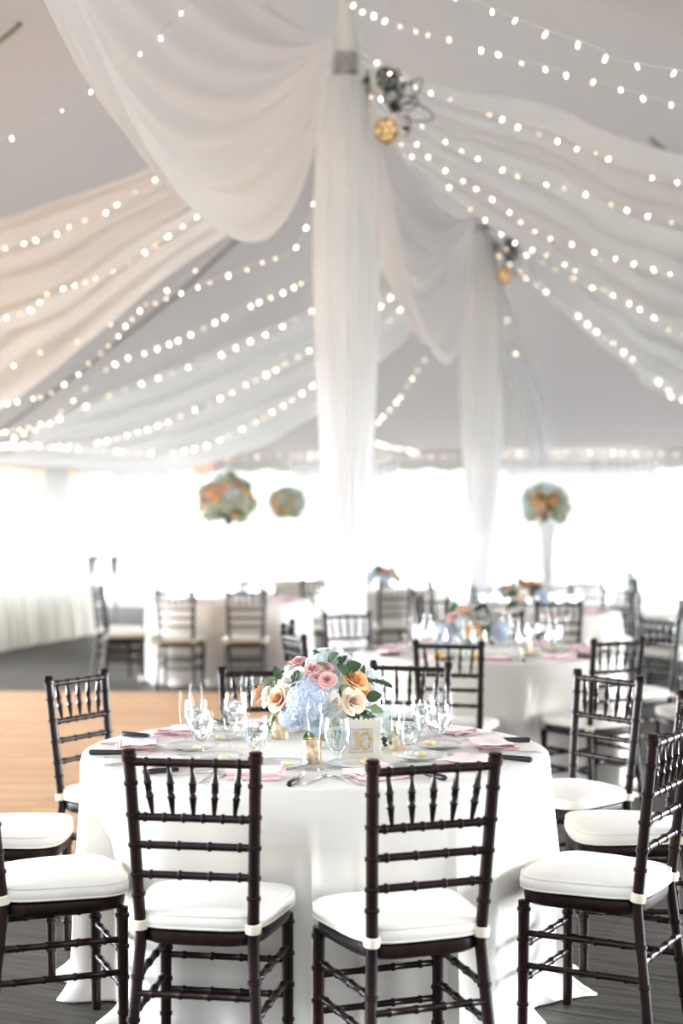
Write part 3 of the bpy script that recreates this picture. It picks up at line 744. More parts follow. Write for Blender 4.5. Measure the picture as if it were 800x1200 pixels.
# ------------------------------------------------------------------ tables with cloths
RC=.768; TZ=.764
def cloth_mesh(cx,cy,seed,hi=True,Rr=RC):
    n=300 if hi else 160
    lim=[9]*n
    for i in range(n):
        c=2*PI*i/n; d=Vector((math.cos(c),math.sin(c)))
        for (x,y,a) in CHAIRS:
            if (x-cx)**2+(y-cy)**2>2.2: continue
            fx,fy=math.sin(R(a)),math.cos(R(a))
            for q in range(100):
                r=.40+q*.005; px=cx+d.x*r-x; py=cy+d.y*r-y
                ly=px*fx+py*fy; lx=px*fy-py*fx
                if -.2<ly<.225 and abs(lx)<.245: lim[i]=min(lim[i],r-.012); break
    lim2=[min(lim[(i+k)%n] for k in (-2,-1,0,1,2)) for i in range(n)]
    lim2=[sum(min(lim2[(i+k)%n],.9) for k in range(-5,6))/11 for i in range(n)]
    lim2=[min(lim2[i],lim[i]) for i in range(n)]
    rnd=random.Random(seed); ph=[rnd.random()*6.28 for _ in range(6)]
    def fold(c):
        f1=noise.noise(Vector((math.cos(c)*2.4,math.sin(c)*2.4,seed)))
        f2=noise.noise(Vector((math.cos(c)*6.5,math.sin(c)*6.5,seed+5)))
        return f1*.6+math.sin(17*c+ph[0]+2*math.sin(2*c+ph[2]))*.55+f2*.7
    prof=[]
    vs=[];fs=[]
    rows=[(0,0)]+[(.12*k,0) for k in range(1,6)]+[(.68,0),(.74,0),(Rr-.008,.0005),(Rr-.002,.003),(Rr,.010),(Rr+.003,.03)]+[(None,d) for d in (.07,.12,.18,.25,.32,.40,.48,.56,.64,.70,.735,.752,.760)]
    for ri,(r,d) in enumerate(rows):
        for i in range(n):
            c=2*PI*i/n
            if r is not None: rr=r; z=TZ-d
            else:
                k=(d-.03)/.73; fo=fold(c)
                base=Rr+.004+.032*k
                rr=base+fo*.040*min(1,k*1.6)**1.2
                z=TZ-d
                kk=min(1,max(0,(d-.10)/.17)); L_=min(lim2[i],9)
                if rr>L_: rr=rr*(1-kk)+(L_+fo*.006)*kk
                if k>.93: rr+=(k-.93)*1.3*max(0,.25+fo)
            vs.append((rr*math.cos(c),rr*math.sin(c),z))
    for i in range(len(rows)-1):
        for j in range(n):
            j2=(j+1)%n; fs.append((i*n+j,(i+1)*n+j,(i+1)*n+j2,i*n+j2))
    return MB().add(vs,fs)
def table(x,y,seed,tl,cl,hi=False,Rr=RC):
    t=thing('round_table',tl,'table',(x,y,0),0,'round banquet tables under cloths')
    MB().lathe([(Rr-.02,.735),(Rr-.01,.74),(Rr-.01,.755),(Rr-.012,.760)],48).obj('tabletop',M['wood'],t)
    for k in range(4):
        c=k*PI/2+.4; MB().tube([(.30*math.cos(c),.30*math.sin(c),.735),(.36*math.cos(c),.36*math.sin(c),0)],.014,8).obj('leg',M['grey_metal'],t)
    o=cloth_mesh(x,y,seed,hi,Rr).obj('tablecloth',M['cloth']); o.location=(x,y,0)
    sol=o.modifiers.new('s','SOLIDIFY'); sol.thickness=.0015; sol.offset=1
    tag(o,cl,'tablecloth','ivory floor length tablecloths')
table(*T1,1,'foreground round table numbered ten','ivory floor length cloth on the foreground table numbered ten',True)
table(*T2,2,'second round table behind the foreground one','ivory floor length cloth on the second table with blue and orange flowers',True)
table(*T3,3,'rear right round table beyond the second table','ivory cloth on the rear right table beyond the second table')
table(*T4,4,'left rear round table under the larger left flower ball','ivory cloth on the left rear table under the larger flower ball',Rr=.80)
T5=(-.72,19.9); T6=(2.50,18.5); T7=(3.55,11.5); T8=(.48,17.1)
table(*T5,5,'far round table under the smaller flower ball','ivory cloth on the far table under the smaller flower ball')
table(*T6,6,'far round table under the right flower ball','ivory cloth on the far table under the right flower ball')
table(*T7,7,'round table cut by the right edge of the frame','ivory cloth on the table cut by the right frame edge')
table(*T8,8,'far round table behind the nearer wrapped pole','ivory cloth on the far table behind the nearer wrapped pole')

# ------------------------------------------------------------------ tableware prototypes
def make_goblet():
    t=thing('water_goblet','','glass',group='water goblets')
    pr=[(.033,.0),(.034,.002),(.020,.005),(.008,.010),(.006,.018),(.010,.028),(.007,.036),(.012,.046),(.026,.058),(.036,.078),(.0405,.105),(.0400,.130),(.036,.155)]
    MB().lathe(smooth_prof(pr,34),28,cap1=False,fn=lambda c,z:1+.035*math.cos(8*c)*(1 if .02<z<.1 else 0)).obj('bowl',M['crystal'],t)
    MB().lathe([(.005,.050),(.022,.060),(.033,.080),(.0375,.105),(.0375,.122),(.001,.1225)],20).obj('water',M['water'],t)
    mb=MB(); rnd=random.Random(4)
    for i in range(5):
        m=Matrix.Translation((rnd.uniform(-.016,.016),rnd.uniform(-.016,.016),.088+i*.009))@Matrix.Rotation(rnd.random()*3,4,Vector((rnd.random(),rnd.random(),.4)).normalized())
        mb.box(-.010,.010,-.010,.010,-.010,.010,m)
    mb.obj('ice',M['crystal'],t,False)
    return t
def make_flute():
    t=thing('champagne_flute','','glass',group='champagne flutes')
    pr=[(.030,0),(.031,.002),(.015,.005),(.005,.010),(.0035,.03),(.0038,.065),(.009,.080),(.019,.105),(.0245,.14),(.0255,.17),(.0235,.205)]
    MB().lathe(smooth_prof(pr,34),24,cap1=False,fn=lambda c,z:1+.03*math.cos(8*c)*(1 if .07<z<.14 else 0)).obj('bowl',M['crystal'],t)
    MB().tube([(.0235*math.cos(c),.0235*math.sin(c),.205) for c in [i*PI/12 for i in range(24)]],.0009,5,closed=True).obj('rim',M['glass'],t)
    return t
def make_fork():
    pts=[(-.011,.095),(-.011,.05),(-.009,.038),(-.003,.028),(-.0035,-.06),(-.006,-.09),(0,-.096),(.006,-.09),(.0035,-.06),(.003,.028),(.009,.038),(.011,.05),(.011,.095),(.0085,.097),(.0075,.058),(.0045,.058),(.0045,.097),(.0015,.097),(.0015,.058),(-.0015,.058),(-.0015,.097),(-.0045,.097),(-.0045,.058),(-.0075,.058),(-.0085,.097)]
    mb=MB().poly(pts,0,.0022); mb.v=[(x,y,z+.004*max(0,math.sin((y+.0)*28))) for x,y,z in mb.v]
    return tag(mb.obj('fork',M['steel'],None,False),'f','fork','forks')
def make_knife():
    t=thing('steak_knife','','knife',group='black handled knives')
    mb=MB(); mb.tube([(0,-.115,.008),(0,-.11,.009),(0,-.06,.0085),(0,-.015,.008),(0,-.002,.007)],[.007,.010,.0095,.0085,.007],10); mb.v=[(x*1.05,y,.001+z*.9) for x,y,z in mb.v]
    mb.obj('handle',M['handle'],t)
    MB().poly([(-.006,-.004),(.007,-.004),(.008,.06),(.004,.095),(-.003,.115),(-.006,.08)],.006,.008).obj('blade',M['steel'],t,False)
    return t
def make_spoon():
    pts=[]
    for i in range(13):
        c=-PI*.42+ (PI+PI*.84)*i/12; pts.append((.0115*math.cos(c),.065+.026*math.sin(c)))
    mb=MB().poly([(.003,.035),*pts,(-.003,.035),(-.003,-.05),(-.006,-.085),(0,-.09),(.006,-.085),(.003,-.05)],0,.0022)
    return tag(mb.obj('butter_knife',M['steel'],None,False),'s','butter knife','small butter knives')
def make_plate():
    t=thing('bread_plate','','plate',group='bread plates')
    MB().lathe([(.05,0),(.052,.002),(.065,.006),(.088,.014),(.090,.0155),(.087,.0165),(.064,.009),(.05,.005),(.001,.0045)],36,cap1=False).obj('dish',M['china'],t)
    return t
def make_butter():
    mb=MB(); 
    mb.lathe([(.010,0),(.016,.002),(.018,.007),(.014,.012),(.001,.0135)],16,fn=lambda c,z:1+.12*math.cos(6*c)); return tag(mb.obj('butter',M['butter']),'b','butter','butter curls')
def make_napkin():
    mb=MB(); rnd=random.Random(9)
    for k in range(4):
        z=.002+k*.0055; o_=.004*k; sk=.006*k
        def f(a,b):
            x=-.075+.15*a+o_*(-1)**k*.6; y=-.055+.11*b+sk
            return Vector((x,y,z+.003*math.sin(a*5+k)*(b)+.0018*math.sin(b*9+k*2)))
        g=MB().grid(f,10,8); top=g.v[:]; 
        m2=MB().grid(lambda a,b:Vector(f(a,b))+Vector((0,0,.0035)),10,8); 
        mb.merge(g); mb.merge(m2)
        # edges
        mb.grid(lambda a,b: Vector(f(a,0))+Vector((0,-.002*math.sin(PI*b),.0035*b)),10,3)
        mb.grid(lambda a,b: Vector(f(1,a))+Vector((.002*math.sin(PI*b),0,.0035*b)),8,3)
        mb.grid(lambda a,b: Vector(f(0,a))+Vector((-.002*math.sin(PI*b),0,.0035*b)),8,3)
        mb.grid(lambda a,b: Vector(f(a,1))+Vector((0,.002*math.sin(PI*b),.0035*b)),10,3)
    for k in (0,2):  # rolled fold joining layers
        mb.tube([(-.078+.156*i/8,-.056+.006*k,.0055+k*.0055+.002*math.sin(i)) for i in range(9)],.0048,8)
    return tag(mb.obj('napkin',M['pink']),'n','napkin','folded pink napkins')
gob,flu,frk,knf,spn,plt,but,nap=make_goblet(),make_flute(),make_fork(),make_knife(),make_spoon(),make_plate(),make_butter(),make_napkin()
SEATS=['front left','front right','nearer right','middle right','farther right','back right','back left','farther left','middle left','nearer left']
def settings(T,a0,tname,full,gname,R_=.0,only=None,rnd=random.Random(5),butters=True):
    for k in range(10):
        if only is not None and k not in only: continue
        c=R(a0+36*k); out=Vector((math.sin(c),-math.cos(c),0)); rt=Vector((math.cos(c),math.sin(c),0))
        base=Vector((T[0],T[1],0)); rz=c
        def at(r,al,z=TZ+.0022): 
            v=base+rt*r+out*(al+R_); return (v.x+rnd.uniform(-.006,.006),v.y+rnd.uniform(-.006,.006),z)
        j=lambda s=.12: rnd.uniform(-s,s)
        q=SEATS[k]+' place of '+tname
        place(nap,at(-.035,.60),rz+j(.2),'folded pink napkin at the '+q,'pink napkins on '+gname)
        place(plt,at(-.02,.40),rz,'small white bread plate at the '+q,'bread plates on '+gname)
        place(gob,at(.155,.375),rz+j(3),'water goblet with ice at the '+q,'water goblets on '+gname)
        place(flu,at(.095,.425),rz+j(3),'empty champagne flute at the '+q,'champagne flutes on '+gname)
        if butters: place(but,at(.01,.385,TZ+.0075),rz,'curl of butter on the bread plate at the '+q,'butter curls on '+gname)
        if full:
            place(frk,at(-.165,.635),rz+j(),'outer silver fork at the '+q,'forks on '+gname)
            place(frk,at(-.130,.625),rz+j(),'inner silver fork at the '+q,'forks on '+gname)
            place(spn,at(.145,.60),rz+j(.2),'small butter knife at the '+q,'butter knives on '+gname)
            place(knf,at(.095,.62,TZ+.0025),rz+j(.25),'black handled knife at the '+q,'black handled knives on '+gname)
        elif knf_ok: place(knf,at(.11,.60,TZ+.0025),rz+j(.25),'black handled knife at the '+q,'black handled knives on '+gname)
knf_ok=True
settings(T1,-13,'the foreground table',True,'the foreground table')
settings(T2,2,'the second table',False,'the second table')
knf_ok=False
settings(T3,10,'the rear right table',False,'the rear right table',butters=False)
settings(T4,16,'the left rear table',False,'the left rear table',butters=False)
settings(T5,10,'the far left table',False,'the far left table',butters=False,only=[0,1,2,8,9])
settings(T6,0,'the far right table',False,'the far right table',butters=False,only=[0,1,2,8,9])
settings(T8,0,'the table behind the nearer pole',False,'the table behind the nearer pole',butters=False,only=[1,2,3])

# votive holders
def make_votive():
    t=thing('votive_holder','','candle holder',group='gold votive holders')
    MB().lathe([(.027,0),(.029,.002),(.030,.075),(.0285,.0755),(.0275,.012),(.001,.010)],24,cap1=False).obj('cup',M['gold'],t)
    MB().lathe([(.019,.0105),(.019,.03),(.001,.0305)],16).obj('candle',M['china'],t)
    return t
vot=make_votive()
for x,y,lab in ((-.212,5.19,'left of the flowers'),(-.092,4.66,'below the blue hydrangea, behind a flute'),(.186,4.94,'right of the table number frame')):
    place(vot,(x,y,TZ+.002),0,'gold mercury glass votive holder on the foreground table '+lab,'gold votives on the foreground table')
for x,y,lab in ((T2[0]+.2,T2[1]-.2,'right of the flowers'),(T2[0]-.28,T2[1]-.02,'left of the flowers')):
    place(vot,(x,y,TZ+.002),0,'gold votive holder on the second table '+lab,'gold votives on the second table')

# table number frame
t=thing('table_number_frame','ivory carved frame showing a gold glitter number 10','table number',(.062,4.735,TZ+.002),R(6))
mb=MB(); w_,h_=.060,.062
def fr(x0,x1,z0,z1): mb.box(x0,x1,-.006,.006,z0,z1)
zc_=h_
fr(-w_,w_,0,.022); fr(-w_,w_,.102,.124); fr(-w_,-w_+.022,.022,.102); fr(w_-.022,w_,.022,.102)
for i in range(9):
    for z in (.0,.124):
        x=-w_+.0075+i*.015-.0; x=min(x,w_-.004); mb.lathe([(.001,-.005),(.0055,-.003),(.007,0),(.0055,.003),(.001,.005)],8,Matrix.Translation((-w_+i*.015,0,z+(.003 if z==0 else 0)))@Matrix.Rotation(PI/2,4,'X'))
for i in range(8):
    for x in (-w_,w_): mb.lathe([(.001,-.005),(.0055,-.003),(.007,0),(.0055,.003),(.001,.005)],8,Matrix.Translation((x,0,.008+i*.0155))@Matrix.Rotation(PI/2,4,'X'))
mb.tube([(-.038,-.006,.024),(.038,-.006,.024),(.038,-.006,.1),(-.038,-.006,.1)],.0025,6,closed=True)
mb.obj('frame',M['frame'],t)
MB().box(-.039,.039,-.003,.004,.021,.103).obj('card',M['paper'],t,False)
mb=MB(); mb.tube([(-.024,-.0055,.080),(-.0155,-.0055,.090),(-.0155,-.0055,.036)],.0042,8); mb.tube([(-.024,-.0055,.036),(-.007,-.0055,.036)],.0035,8)
mb.obj('digit_one',M['glitter'],t)
MB().tube([(.013+.0145*math.cos(c),-.0055,.063+.027*math.sin(c)) for c in [i*PI/14 for i in range(28)]],.0042,8,closed=True).obj('digit_zero',M['glitter'],t)
MB().box(-.02,.02,.004,.05,0,.004).obj('easel_foot',M['frame'],t,False)

# ------------------------------------------------------------------ flowers
def rose_mb(seed=1,petals=24,openness=1.0):
    rnd=random.Random(seed); mb=MB()
    for k in range(petals):
        q=k/(petals-1); phi=k*2.39996+rnd.uniform(-.15,.15)
        r1=(.09+.80*q**1.05)*openness*rnd.uniform(.94,1.06); r0=.5*r1; h=.95-.50*q**1.5; wd=1.25-.45*q
        curl=.07+.20*q
        def f(a,b):
            u=2*a-1; ww=wd*(math.sin(PI*min(1,.16+.55*b))**.7)
            ang=phi+u*ww
            rr=r0+(r1-r0)*b**1.4+curl*max(0,b-.75)*2.6*(1-.3*u*u)
            z=h*b*(1-.16*u*u)-curl*max(0,b-.8)*2.2
            return Vector((rr*math.cos(ang),rr*math.sin(ang),z-.3))
        mb.grid(f,8,7)
    return mb
def hyd_mb(seed=1,n=130,dome=True):
    rnd=random.Random(seed); mb=MB()
    for i in range(n):
        z=1-(i+.5)/n*(1.25 if dome else 1.8); rr=math.sqrt(max(0,1-z*z)); c=i*2.39996
        d=Vector((rr*math.cos(c),rr*math.sin(c),z)); 
        p=d*(.92+.12*rnd.random())
        a=d.orthogonal().normalized(); b_=d.cross(a); tw=rnd.random()*6.28
        nd=(d+Vector((rnd.uniform(-.3,.3),rnd.uniform(-.3,.3),rnd.uniform(-.3,.3)))).normalized()
        a=nd.orthogonal().normalized(); b_=nd.cross(a)
        for k in range(4):
            t_=tw+k*PI/2; e_=a*math.cos(t_)+b_*math.sin(t_); s_=a*-math.sin(t_)+b_*math.cos(t_); sz=.17+.05*rnd.random()
            mb.add([p,p+e_*sz*.55+s_*sz*.42+nd*.03,p+e_*sz+nd*.0,p+e_*sz*.55-s_*sz*.42+nd*.03,p+e_*sz*.6+nd*.055],[(0,1,4),(1,2,4),(2,3,4),(3,0,4)])
    core=MB(); core.lathe([(.02,-.45),(.5,-.4),(.78,-.1),(.8,.25),(.62,.58),(.3,.78),(.02,.84)],14); mb.merge(core)
    return mb
def leaf_mb(lobed=False):
    mb=MB()
    def f(a,b):
        u=2*a-1; w_=.40*math.sin(PI*b**.85)**.8
        if lobed: w_*=1+.35*math.sin(b*22)
        return Vector((u*w_,b,-.35*b*b+.10*abs(u)+(.05*math.sin(b*18+u*3) if lobed else 0)))
    mb.grid(f,6,14 if not lobed else 26); return mb
def sprig_mb(seed,n=9,L_=1.0,ls=.22):
    rnd=random.Random(seed); mb=MB(); pts=[]
    for i in range(n+1):
        q=i/n; pts.append(Vector((.10*math.sin(q*4+seed),L_*q,-.45*q*q)))
    mb.tube(pts,[.014*(1-.6*i/n) for i in range(n+1)],5)
    lf=leaf_mb()
    for i in range(1,n+1):
        for s_ in (-1,1):
            m=Matrix.Translation(pts[i])@Matrix.Rotation(s_*rnd.uniform(.6,1.2),4,'Z')@Matrix.Rotation(rnd.uniform(-.5,.5),4,'Y')@Matrix.Scale(ls*rnd.uniform(.7,1.15),4)
            mb.merge(lf,m)
    return mb
ME={}
for kname in ('rose_pink','rose_peach','rose_orange','rose_cream','rose_white','rose_yellow'):
    me=ME[kname]=rose_mb(len(ME)+1,openness=1.0 if kname!='rose_white' else 1.15).mesh('rose',M[kname])
    at=me.color_attributes.new('rim','FLOAT_COLOR','POINT')
    for vi in range(len(me.vertices)):
        b_=((vi%72)//9)/7; at.data[vi].color=(b_,b_,b_,1)
for kname in ('hyd_blue','hyd_pale','hyd_green'): ME[kname]=hyd_mb(len(ME)).mesh('hydrangea',M[kname])
ME['leaf']=leaf_mb().mesh('leaf',M['leaf']); ME['leaf_light']=leaf_mb().mesh('leaf',M['leaf_light']); ME['dusty']=leaf_mb(True).mesh('leaf',M['dusty'])
ME['sprig']=sprig_mb(2).mesh('foliage_sprig',M['leaf']); ME['sprig_light']=sprig_mb(5,ls=.3).mesh('foliage_sprig',M['leaf_light'])
ME['ivy']=sprig_mb(3,12,1.6,.16).mesh('ivy_trail',M['leaf_light'])
LN={'rose_pink':'pink rose','rose_peach':'peach rose','rose_orange':'orange rose','rose_cream':'cream rose','rose_white':'white peony','rose_yellow':'yellow rose','hyd_blue':'blue hydrangea','hyd_pale':'pale blue hydrangea','hyd_green':'pale green hydrangea'}
def fl(par,key,pos,size,d,roll=0):
    nm={'r':'rose','h':'hydrangea'}[key[0]] if key[:3] in('ros','hyd') else ME[key].name.split('.')[0]
    o=bpy.data.objects.new(nm,ME[key]); col.objects.link(o); o.parent=par
    o.location=pos; d=Vector(d)
    q=d.to_track_quat('Z' if key[:3] in('ros','hyd') else 'Y','X' if key[:3] in ('ros','hyd') else 'Z'); o.rotation_euler=(q@Matrix.Rotation(roll,3,'Z' if key[:3] in('ros','hyd') else 'Y').to_quaternion()).to_euler()
    if key in ('leaf','leaf_light','dusty','sprig','sprig_light'):
        y_=d.normalized(); c_=Vector((0,0,Vector(pos).z*.75)); n_=(Vector(pos)-c_)
        n_=n_+Vector((math.sin(roll*3)*.03,-.03,.03+.02*roll)); n_=(n_-y_*n_.dot(y_)); n_.normalize(); x_=y_.cross(n_)
        o.rotation_euler=Matrix((x_,y_,n_)).transposed().to_euler()
    o.scale=(size,)*3
    if key in LN: o['label']=LN[key]
    return o
# foreground arrangement
def vase(t,r=.062,h=.11,m='glass'):
    MB().lathe([(r*.55,0),(r*.6,.004),(r*.5,.02),(r*.8,h*.45),(r*1.15,h),(r*1.12,h+.002),(r*.76,h*.45),(r*.4,.026),(.001,.024)],28,cap1=False).obj('vase',M[m],t)
    MB().lathe([(r*.4,.028),(r*.72,h*.45),(r*.98,h*.9),(.001,h*.9)],20).obj('foam',M['dusty'],t)
fx,fy=-.062,4.97; fz=TZ+.002
t=thing('flower_arrangement','low arrangement of blue hydrangea, peach, pink and cream roses on the foreground table','flowers',(fx,fy,fz),0)
vase(t)
def rel(px,py,dy=0): # position inside the bouquet from how it looks from the front
    D=fy+dy; p=P(px,py,D); return Vector((p.x-fx,dy,p.z-fz))
def face(px,py,dy,up=.35):
    p=rel(px,py,dy)-Vector((0,.02,.11)); p.normalize(); return p
for key,px,py,dy,sz in [('hyd_blue',360,822,-.115,.072),('hyd_blue',345,838,-.08,.050),('hyd_pale',381,783,.03,.066),('hyd_pale',425,805,.08,.066),('hyd_pale',335,806,.10,.05),
    ('rose_peach',326,819,-.10,.050),('rose_orange',414,797,-.085,.058),('rose_orange',424,812,-.02,.040),('rose_cream',413,822,-.14,.050),('rose_white',343,799,-.085,.056),('rose_white',316,814,-.03,.046),
    ('rose_pink',349,776,-.02,.032),('rose_pink',366,784,-.10,.031),('rose_pink',383,797,-.145,.034),('rose_pink',372,794,-.12,.026),('rose_pink',383,783,-.09,.024),
    ('rose_pink',340,780,.0,.024),('rose_cream',400,832,-.08,.032),('rose_peach',305,812,.08,.036),('hyd_blue',372,846,-.09,.040),('hyd_pale',395,795,.12,.06)]:
    fl(t,key,rel(px,py,dy),sz,face(px,py,dy))
rnd=random.Random(11)
for px,py,dy,sz,dirpx in [(405,785,-.09,.06,(25,-12)),(400,803,-.12,.06,(10,25)),(407,790,-.11,.05,(-15,-20)),(398,812,-.13,.055,(20,-8)),(430,818,-.09,.055,(18,-6)),(433,830,-.10,.05,(22,2)),(425,838,-.12,.055,(16,16)),
    (412,845,-.10,.06,(3,25)),(395,843,-.13,.05,(-16,10)),(330,795,-.07,.05,(-12,-16)),(335,790,-.05,.045,(4,-18)),(338,803,-.06,.045,(-20,0)),(362,857,-.10,.055,(1,16)),(385,775,-.05,.05,(10,-14)),(395,780,-.02,.05,(14,-20)),
    (350,786,-.10,.05,(-6,10)),(436,845,-.06,.055,(16,12)),(420,790,-.02,.05,(14,-14)),(322,835,-.03,.05,(-14,16)),(372,773,.02,.05,(-2,-18)),(405,832,-.06,.07,(14,8)),(392,850,-.08,.06,(14,8))]:
    k=rnd.choice(['leaf','leaf','leaf_light'])
    p=rel(px,py,dy); fl(t,k,p,sz*.92,Vector((dirpx[0],-8+rnd.uniform(-4,4),-dirpx[1])),rnd.uniform(-.5,.5))
for px,py,dy,sz,dp in [(372,832,-.13,.12,(30,12)),(400,838,-.12,.10,(-24,4)),(412,795,.0,.09,(6,-26)),(404,782,.0,.08,(-4,-24)),(438,832,-.08,.11,(16,18)),(432,845,-.09,.09,(20,10)),(340,787,-.04,.07,(14,6))]:
    fl(t,'dusty',rel(px,py,dy),sz,Vector((dp[0],-6,-dp[1])),rnd.uniform(-.4,.4))
for px,py,dy,sz,dp in [(395,820,-.02,.14,(40,12)),(335,820,.0,.12,(-26,22)),(420,800,0,.11,(20,-10)),(345,800,.02,.11,(-20,-10)),(380,800,.0,.10,(0,-20)),(425,830,.0,.12,(30,20))]:
    fl(t,'sprig' if dp[0]>0 else 'sprig_light',rel(px,py,dy),sz,Vector((dp[0],-12,-dp[1])),rnd.uniform(-.4,.4))
for pts in ([(425,842,-.09),(437,856,-.11),(447,866,-.12),(456,864,-.12)],[(322,840,-.05),(315,855,-.09),(308,870,-.12),(304,874,-.13)]):
    P_=cat_rom([rel(*q) for q in pts],14); mb=MB(); mb.tube(P_,.0016,6); lf=leaf_mb()
    for i,q in enumerate(P_):
        if i%2==0:
            m=Matrix.Translation(q)@Matrix.Rotation(rnd.uniform(0,6.28),4,'Y')@Matrix.Rotation(rnd.uniform(-.6,.6),4,'X')@Matrix.Scale(.016,4); mb.merge(lf,m)
    o=mb.obj('ivy_trail',M['stem'],t); o.data.materials.append(M['leaf_light'])
    nt0=14*6+2
    for pi,pg in enumerate(o.data.polygons): pg.material_index = 0 if pi<nt0 else 1
# low arrangements farther back
def low_bouquet(x,y,label,rz,variant):
    rnd=random.Random(variant); t=thing('flower_arrangement',label,'flowers',(x,y,TZ+.002),rz,'low table arrangements')
    vase(t)
    L1=[('hyd_blue',(-.155,-.08,.10),.075),('hyd_blue',(.15,-.09,.12),.065),('hyd_pale',(.0,.10,.19),.08),('rose_orange',(-.01,-.16,.13),.055),('rose_cream',(-.04,-.08,.22),.055),('rose_white',(.05,-.09,.20),.06),
        ('rose_pink',(-.11,-.07,.20),.05),('rose_orange',(.11,-.05,.20),.04),('rose_peach',(-.05,-.02,.25),.045),('rose_peach',(.07,.04,.24),.05),('hyd_blue',(-.08,.1,.15),.07),('rose_cream',(.13,.05,.16),.05),('hyd_pale',(-.05,-.1,.17),.05)]
    if variant==3:
        L1=[('hyd_blue',(.13,-.10,.12),.08),('rose_orange',(-.02,-.10,.24),.055),('rose_orange',(.10,-.05,.23),.045),('rose_cream',(-.03,-.16,.13),.06),('rose_orange',(-.13,.0,.20),.05),('hyd_pale',(.0,.1,.16),.08),('rose_peach',(.05,.0,.25),.05),('hyd_green',(-.12,.08,.15),.07)]
    for k,p,s_ in L1: fl(t,k,Vector(p),s_,Vector(p)-Vector((0,0,.06)))
    for i in range(26):
        c=rnd.random()*6.28; e_=rnd.uniform(-.3,1.1); d=Vector((math.cos(c)*math.cos(e_),math.sin(c)*math.cos(e_),math.sin(e_)))
        fl(t,rnd.choice(['leaf','leaf_light','leaf','dusty']),d*.09+Vector((0,0,.10)),rnd.uniform(.09,.14),d,rnd.uniform(-1,1))
    return t
low_bouquet(T2[0]-.10,T2[1],'low arrangement of blue hydrangea and orange roses on the second table',0,2)
low_bouquet(T3[0]-.05,T3[1],'low arrangement with orange roses and blue hydrangea on the rear right table',0,3)
low_bouquet(T8[0]+.0,T8[1],'small flower arrangement peeking from behind the nearer wrapped pole',1,2)
for x,y,lab in ((.53,8.20,'left'),(.745,8.17,'right')):
    o=bpy.data.objects.new('yellow_rose',ME['rose_yellow']); col.objects.link(o); o.location=(x,y,TZ+.024); o.scale=(.032,)*3; o.rotation_euler=(R(70),0,.3)
    tag(o,'small yellow rose bloom seen through the second table\'s front chair back, '+lab+' one','flower','yellow blooms on the second table')
# tall ball arrangements
def ball(x,y,zc_,rad,label,seed,col_white=False):
    t=thing('tall_centrepiece',label,'flowers',(x,y,TZ+.002),seed,'tall flower balls on clear stands')
    hz=zc_-TZ-.002-rad*.62
    st=MB().lathe(smooth_prof([(.07,0),(.07,.006),(.025,.02),(.018,hz*.4),(.03,hz*.75),(.075,hz)],24),20,cap1=False).obj('glass_stand',M['glass'],t)
    if col_white:
        MB().lathe(smooth_prof([(.10,.0),(.115,hz*.3),(.11,hz*.7),(.13,hz*.97)],24),24,cap1=False,fn=lambda c,z:1+.06*math.sin(7*c+z*6)).obj('fabric_sleeve',M['curtain'],t)
    rnd=random.Random(seed); c0=Vector((0,0,zc_-TZ))
    keys=['hyd_green','rose_orange','hyd_green','rose_peach','rose_orange','rose_cream','hyd_pale','rose_orange','hyd_green']
    n=46
    for i in range(n):
        z=1-(i+.5)/n*1.75; rr=math.sqrt(max(0,1-z*z)); c=i*2.39996
        d=Vector((rr*math.cos(c),rr*math.sin(c),z*.85)); k=rnd.choice(keys)
        s_=rad*(.30 if k[0]=='h' else .21)*rnd.uniform(.85,1.2)
        fl(t,k,c0+d*(rad*rnd.uniform(.9,1.04)-s_*.7),s_,d)
    for i in range(60):
        c=rnd.random()*6.28; z=rnd.uniform(-.8,1); rr=math.sqrt(1-z*z); d=Vector((rr*math.cos(c),rr*math.sin(c),z*.85))
        fl(t,rnd.choice(['leaf','leaf','leaf_light']),c0+d*rad*.62,rad*.48,(d+Vector((rnd.uniform(-.5,.5),rnd.uniform(-.5,.5),rnd.uniform(-.5,.5)))).normalized(),rnd.uniform(-1,1))
    MB().lathe([(.02*rad,-.6*rad),(.5*rad,-.45*rad),(.72*rad,0),(.5*rad,.45*rad),(.02*rad,.6*rad)],14,Matrix.Translation(c0)).obj('moss_ball',M['leaf'],t)
ball(T4[0]-.03,T4[1],1.75,.29,'larger left flower ball of pale green and orange blooms on clear stand',1)
ball(T5[0],T5[1],1.79,.245,'smaller flower ball seen between the left ball and the wrapped pole',2)
ball(T6[0]+.04,T6[1],1.75,.31,'right flower ball of orange and green blooms over a white sleeve',14,True)

# ------------------------------------------------------------------ buffet at far left
t=thing('buffet_table','long buffet table with floor length ivory pleated skirt at far left','table',(0,0,0))
A=Vector((-3.42,20.6,0)); B=Vector((-4.35,16.6,0)); dirv=(B-A).normalized(); nr=Vector((dirv.y,-dirv.x,0))*-1
if nr.x<0: nr=-nr
Wd=.8
cor=[A,B,B-nr*Wd,A-nr*Wd]
mb=MB(); per=[]
for i in range(4):
    a,b_=cor[i],cor[(i+1)%4]; n_=int((b_-a).length*22); 
    ed=(b_-a).normalized(); on=Vector((ed.y,-ed.x,0)); cen=(cor[0]+cor[2])/2
    if (a-cen).dot(on)<0: on=-on
    for k in range(n_): per.append((a.lerp(b_,k/n_),on,k))
rows=[]
for zi,z in enumerate((.745,.70,.55,.35,.15,.01)):
    for q,(p,on,k) in enumerate(per):
        f_=(.745-z)/.745; rows.append(p+on*(.012+.05*f_+(.02+.03*f_)*math.sin(k*2.3)*.6+.02*f_*math.sin(k*.41))+Vector((0,0,z)))
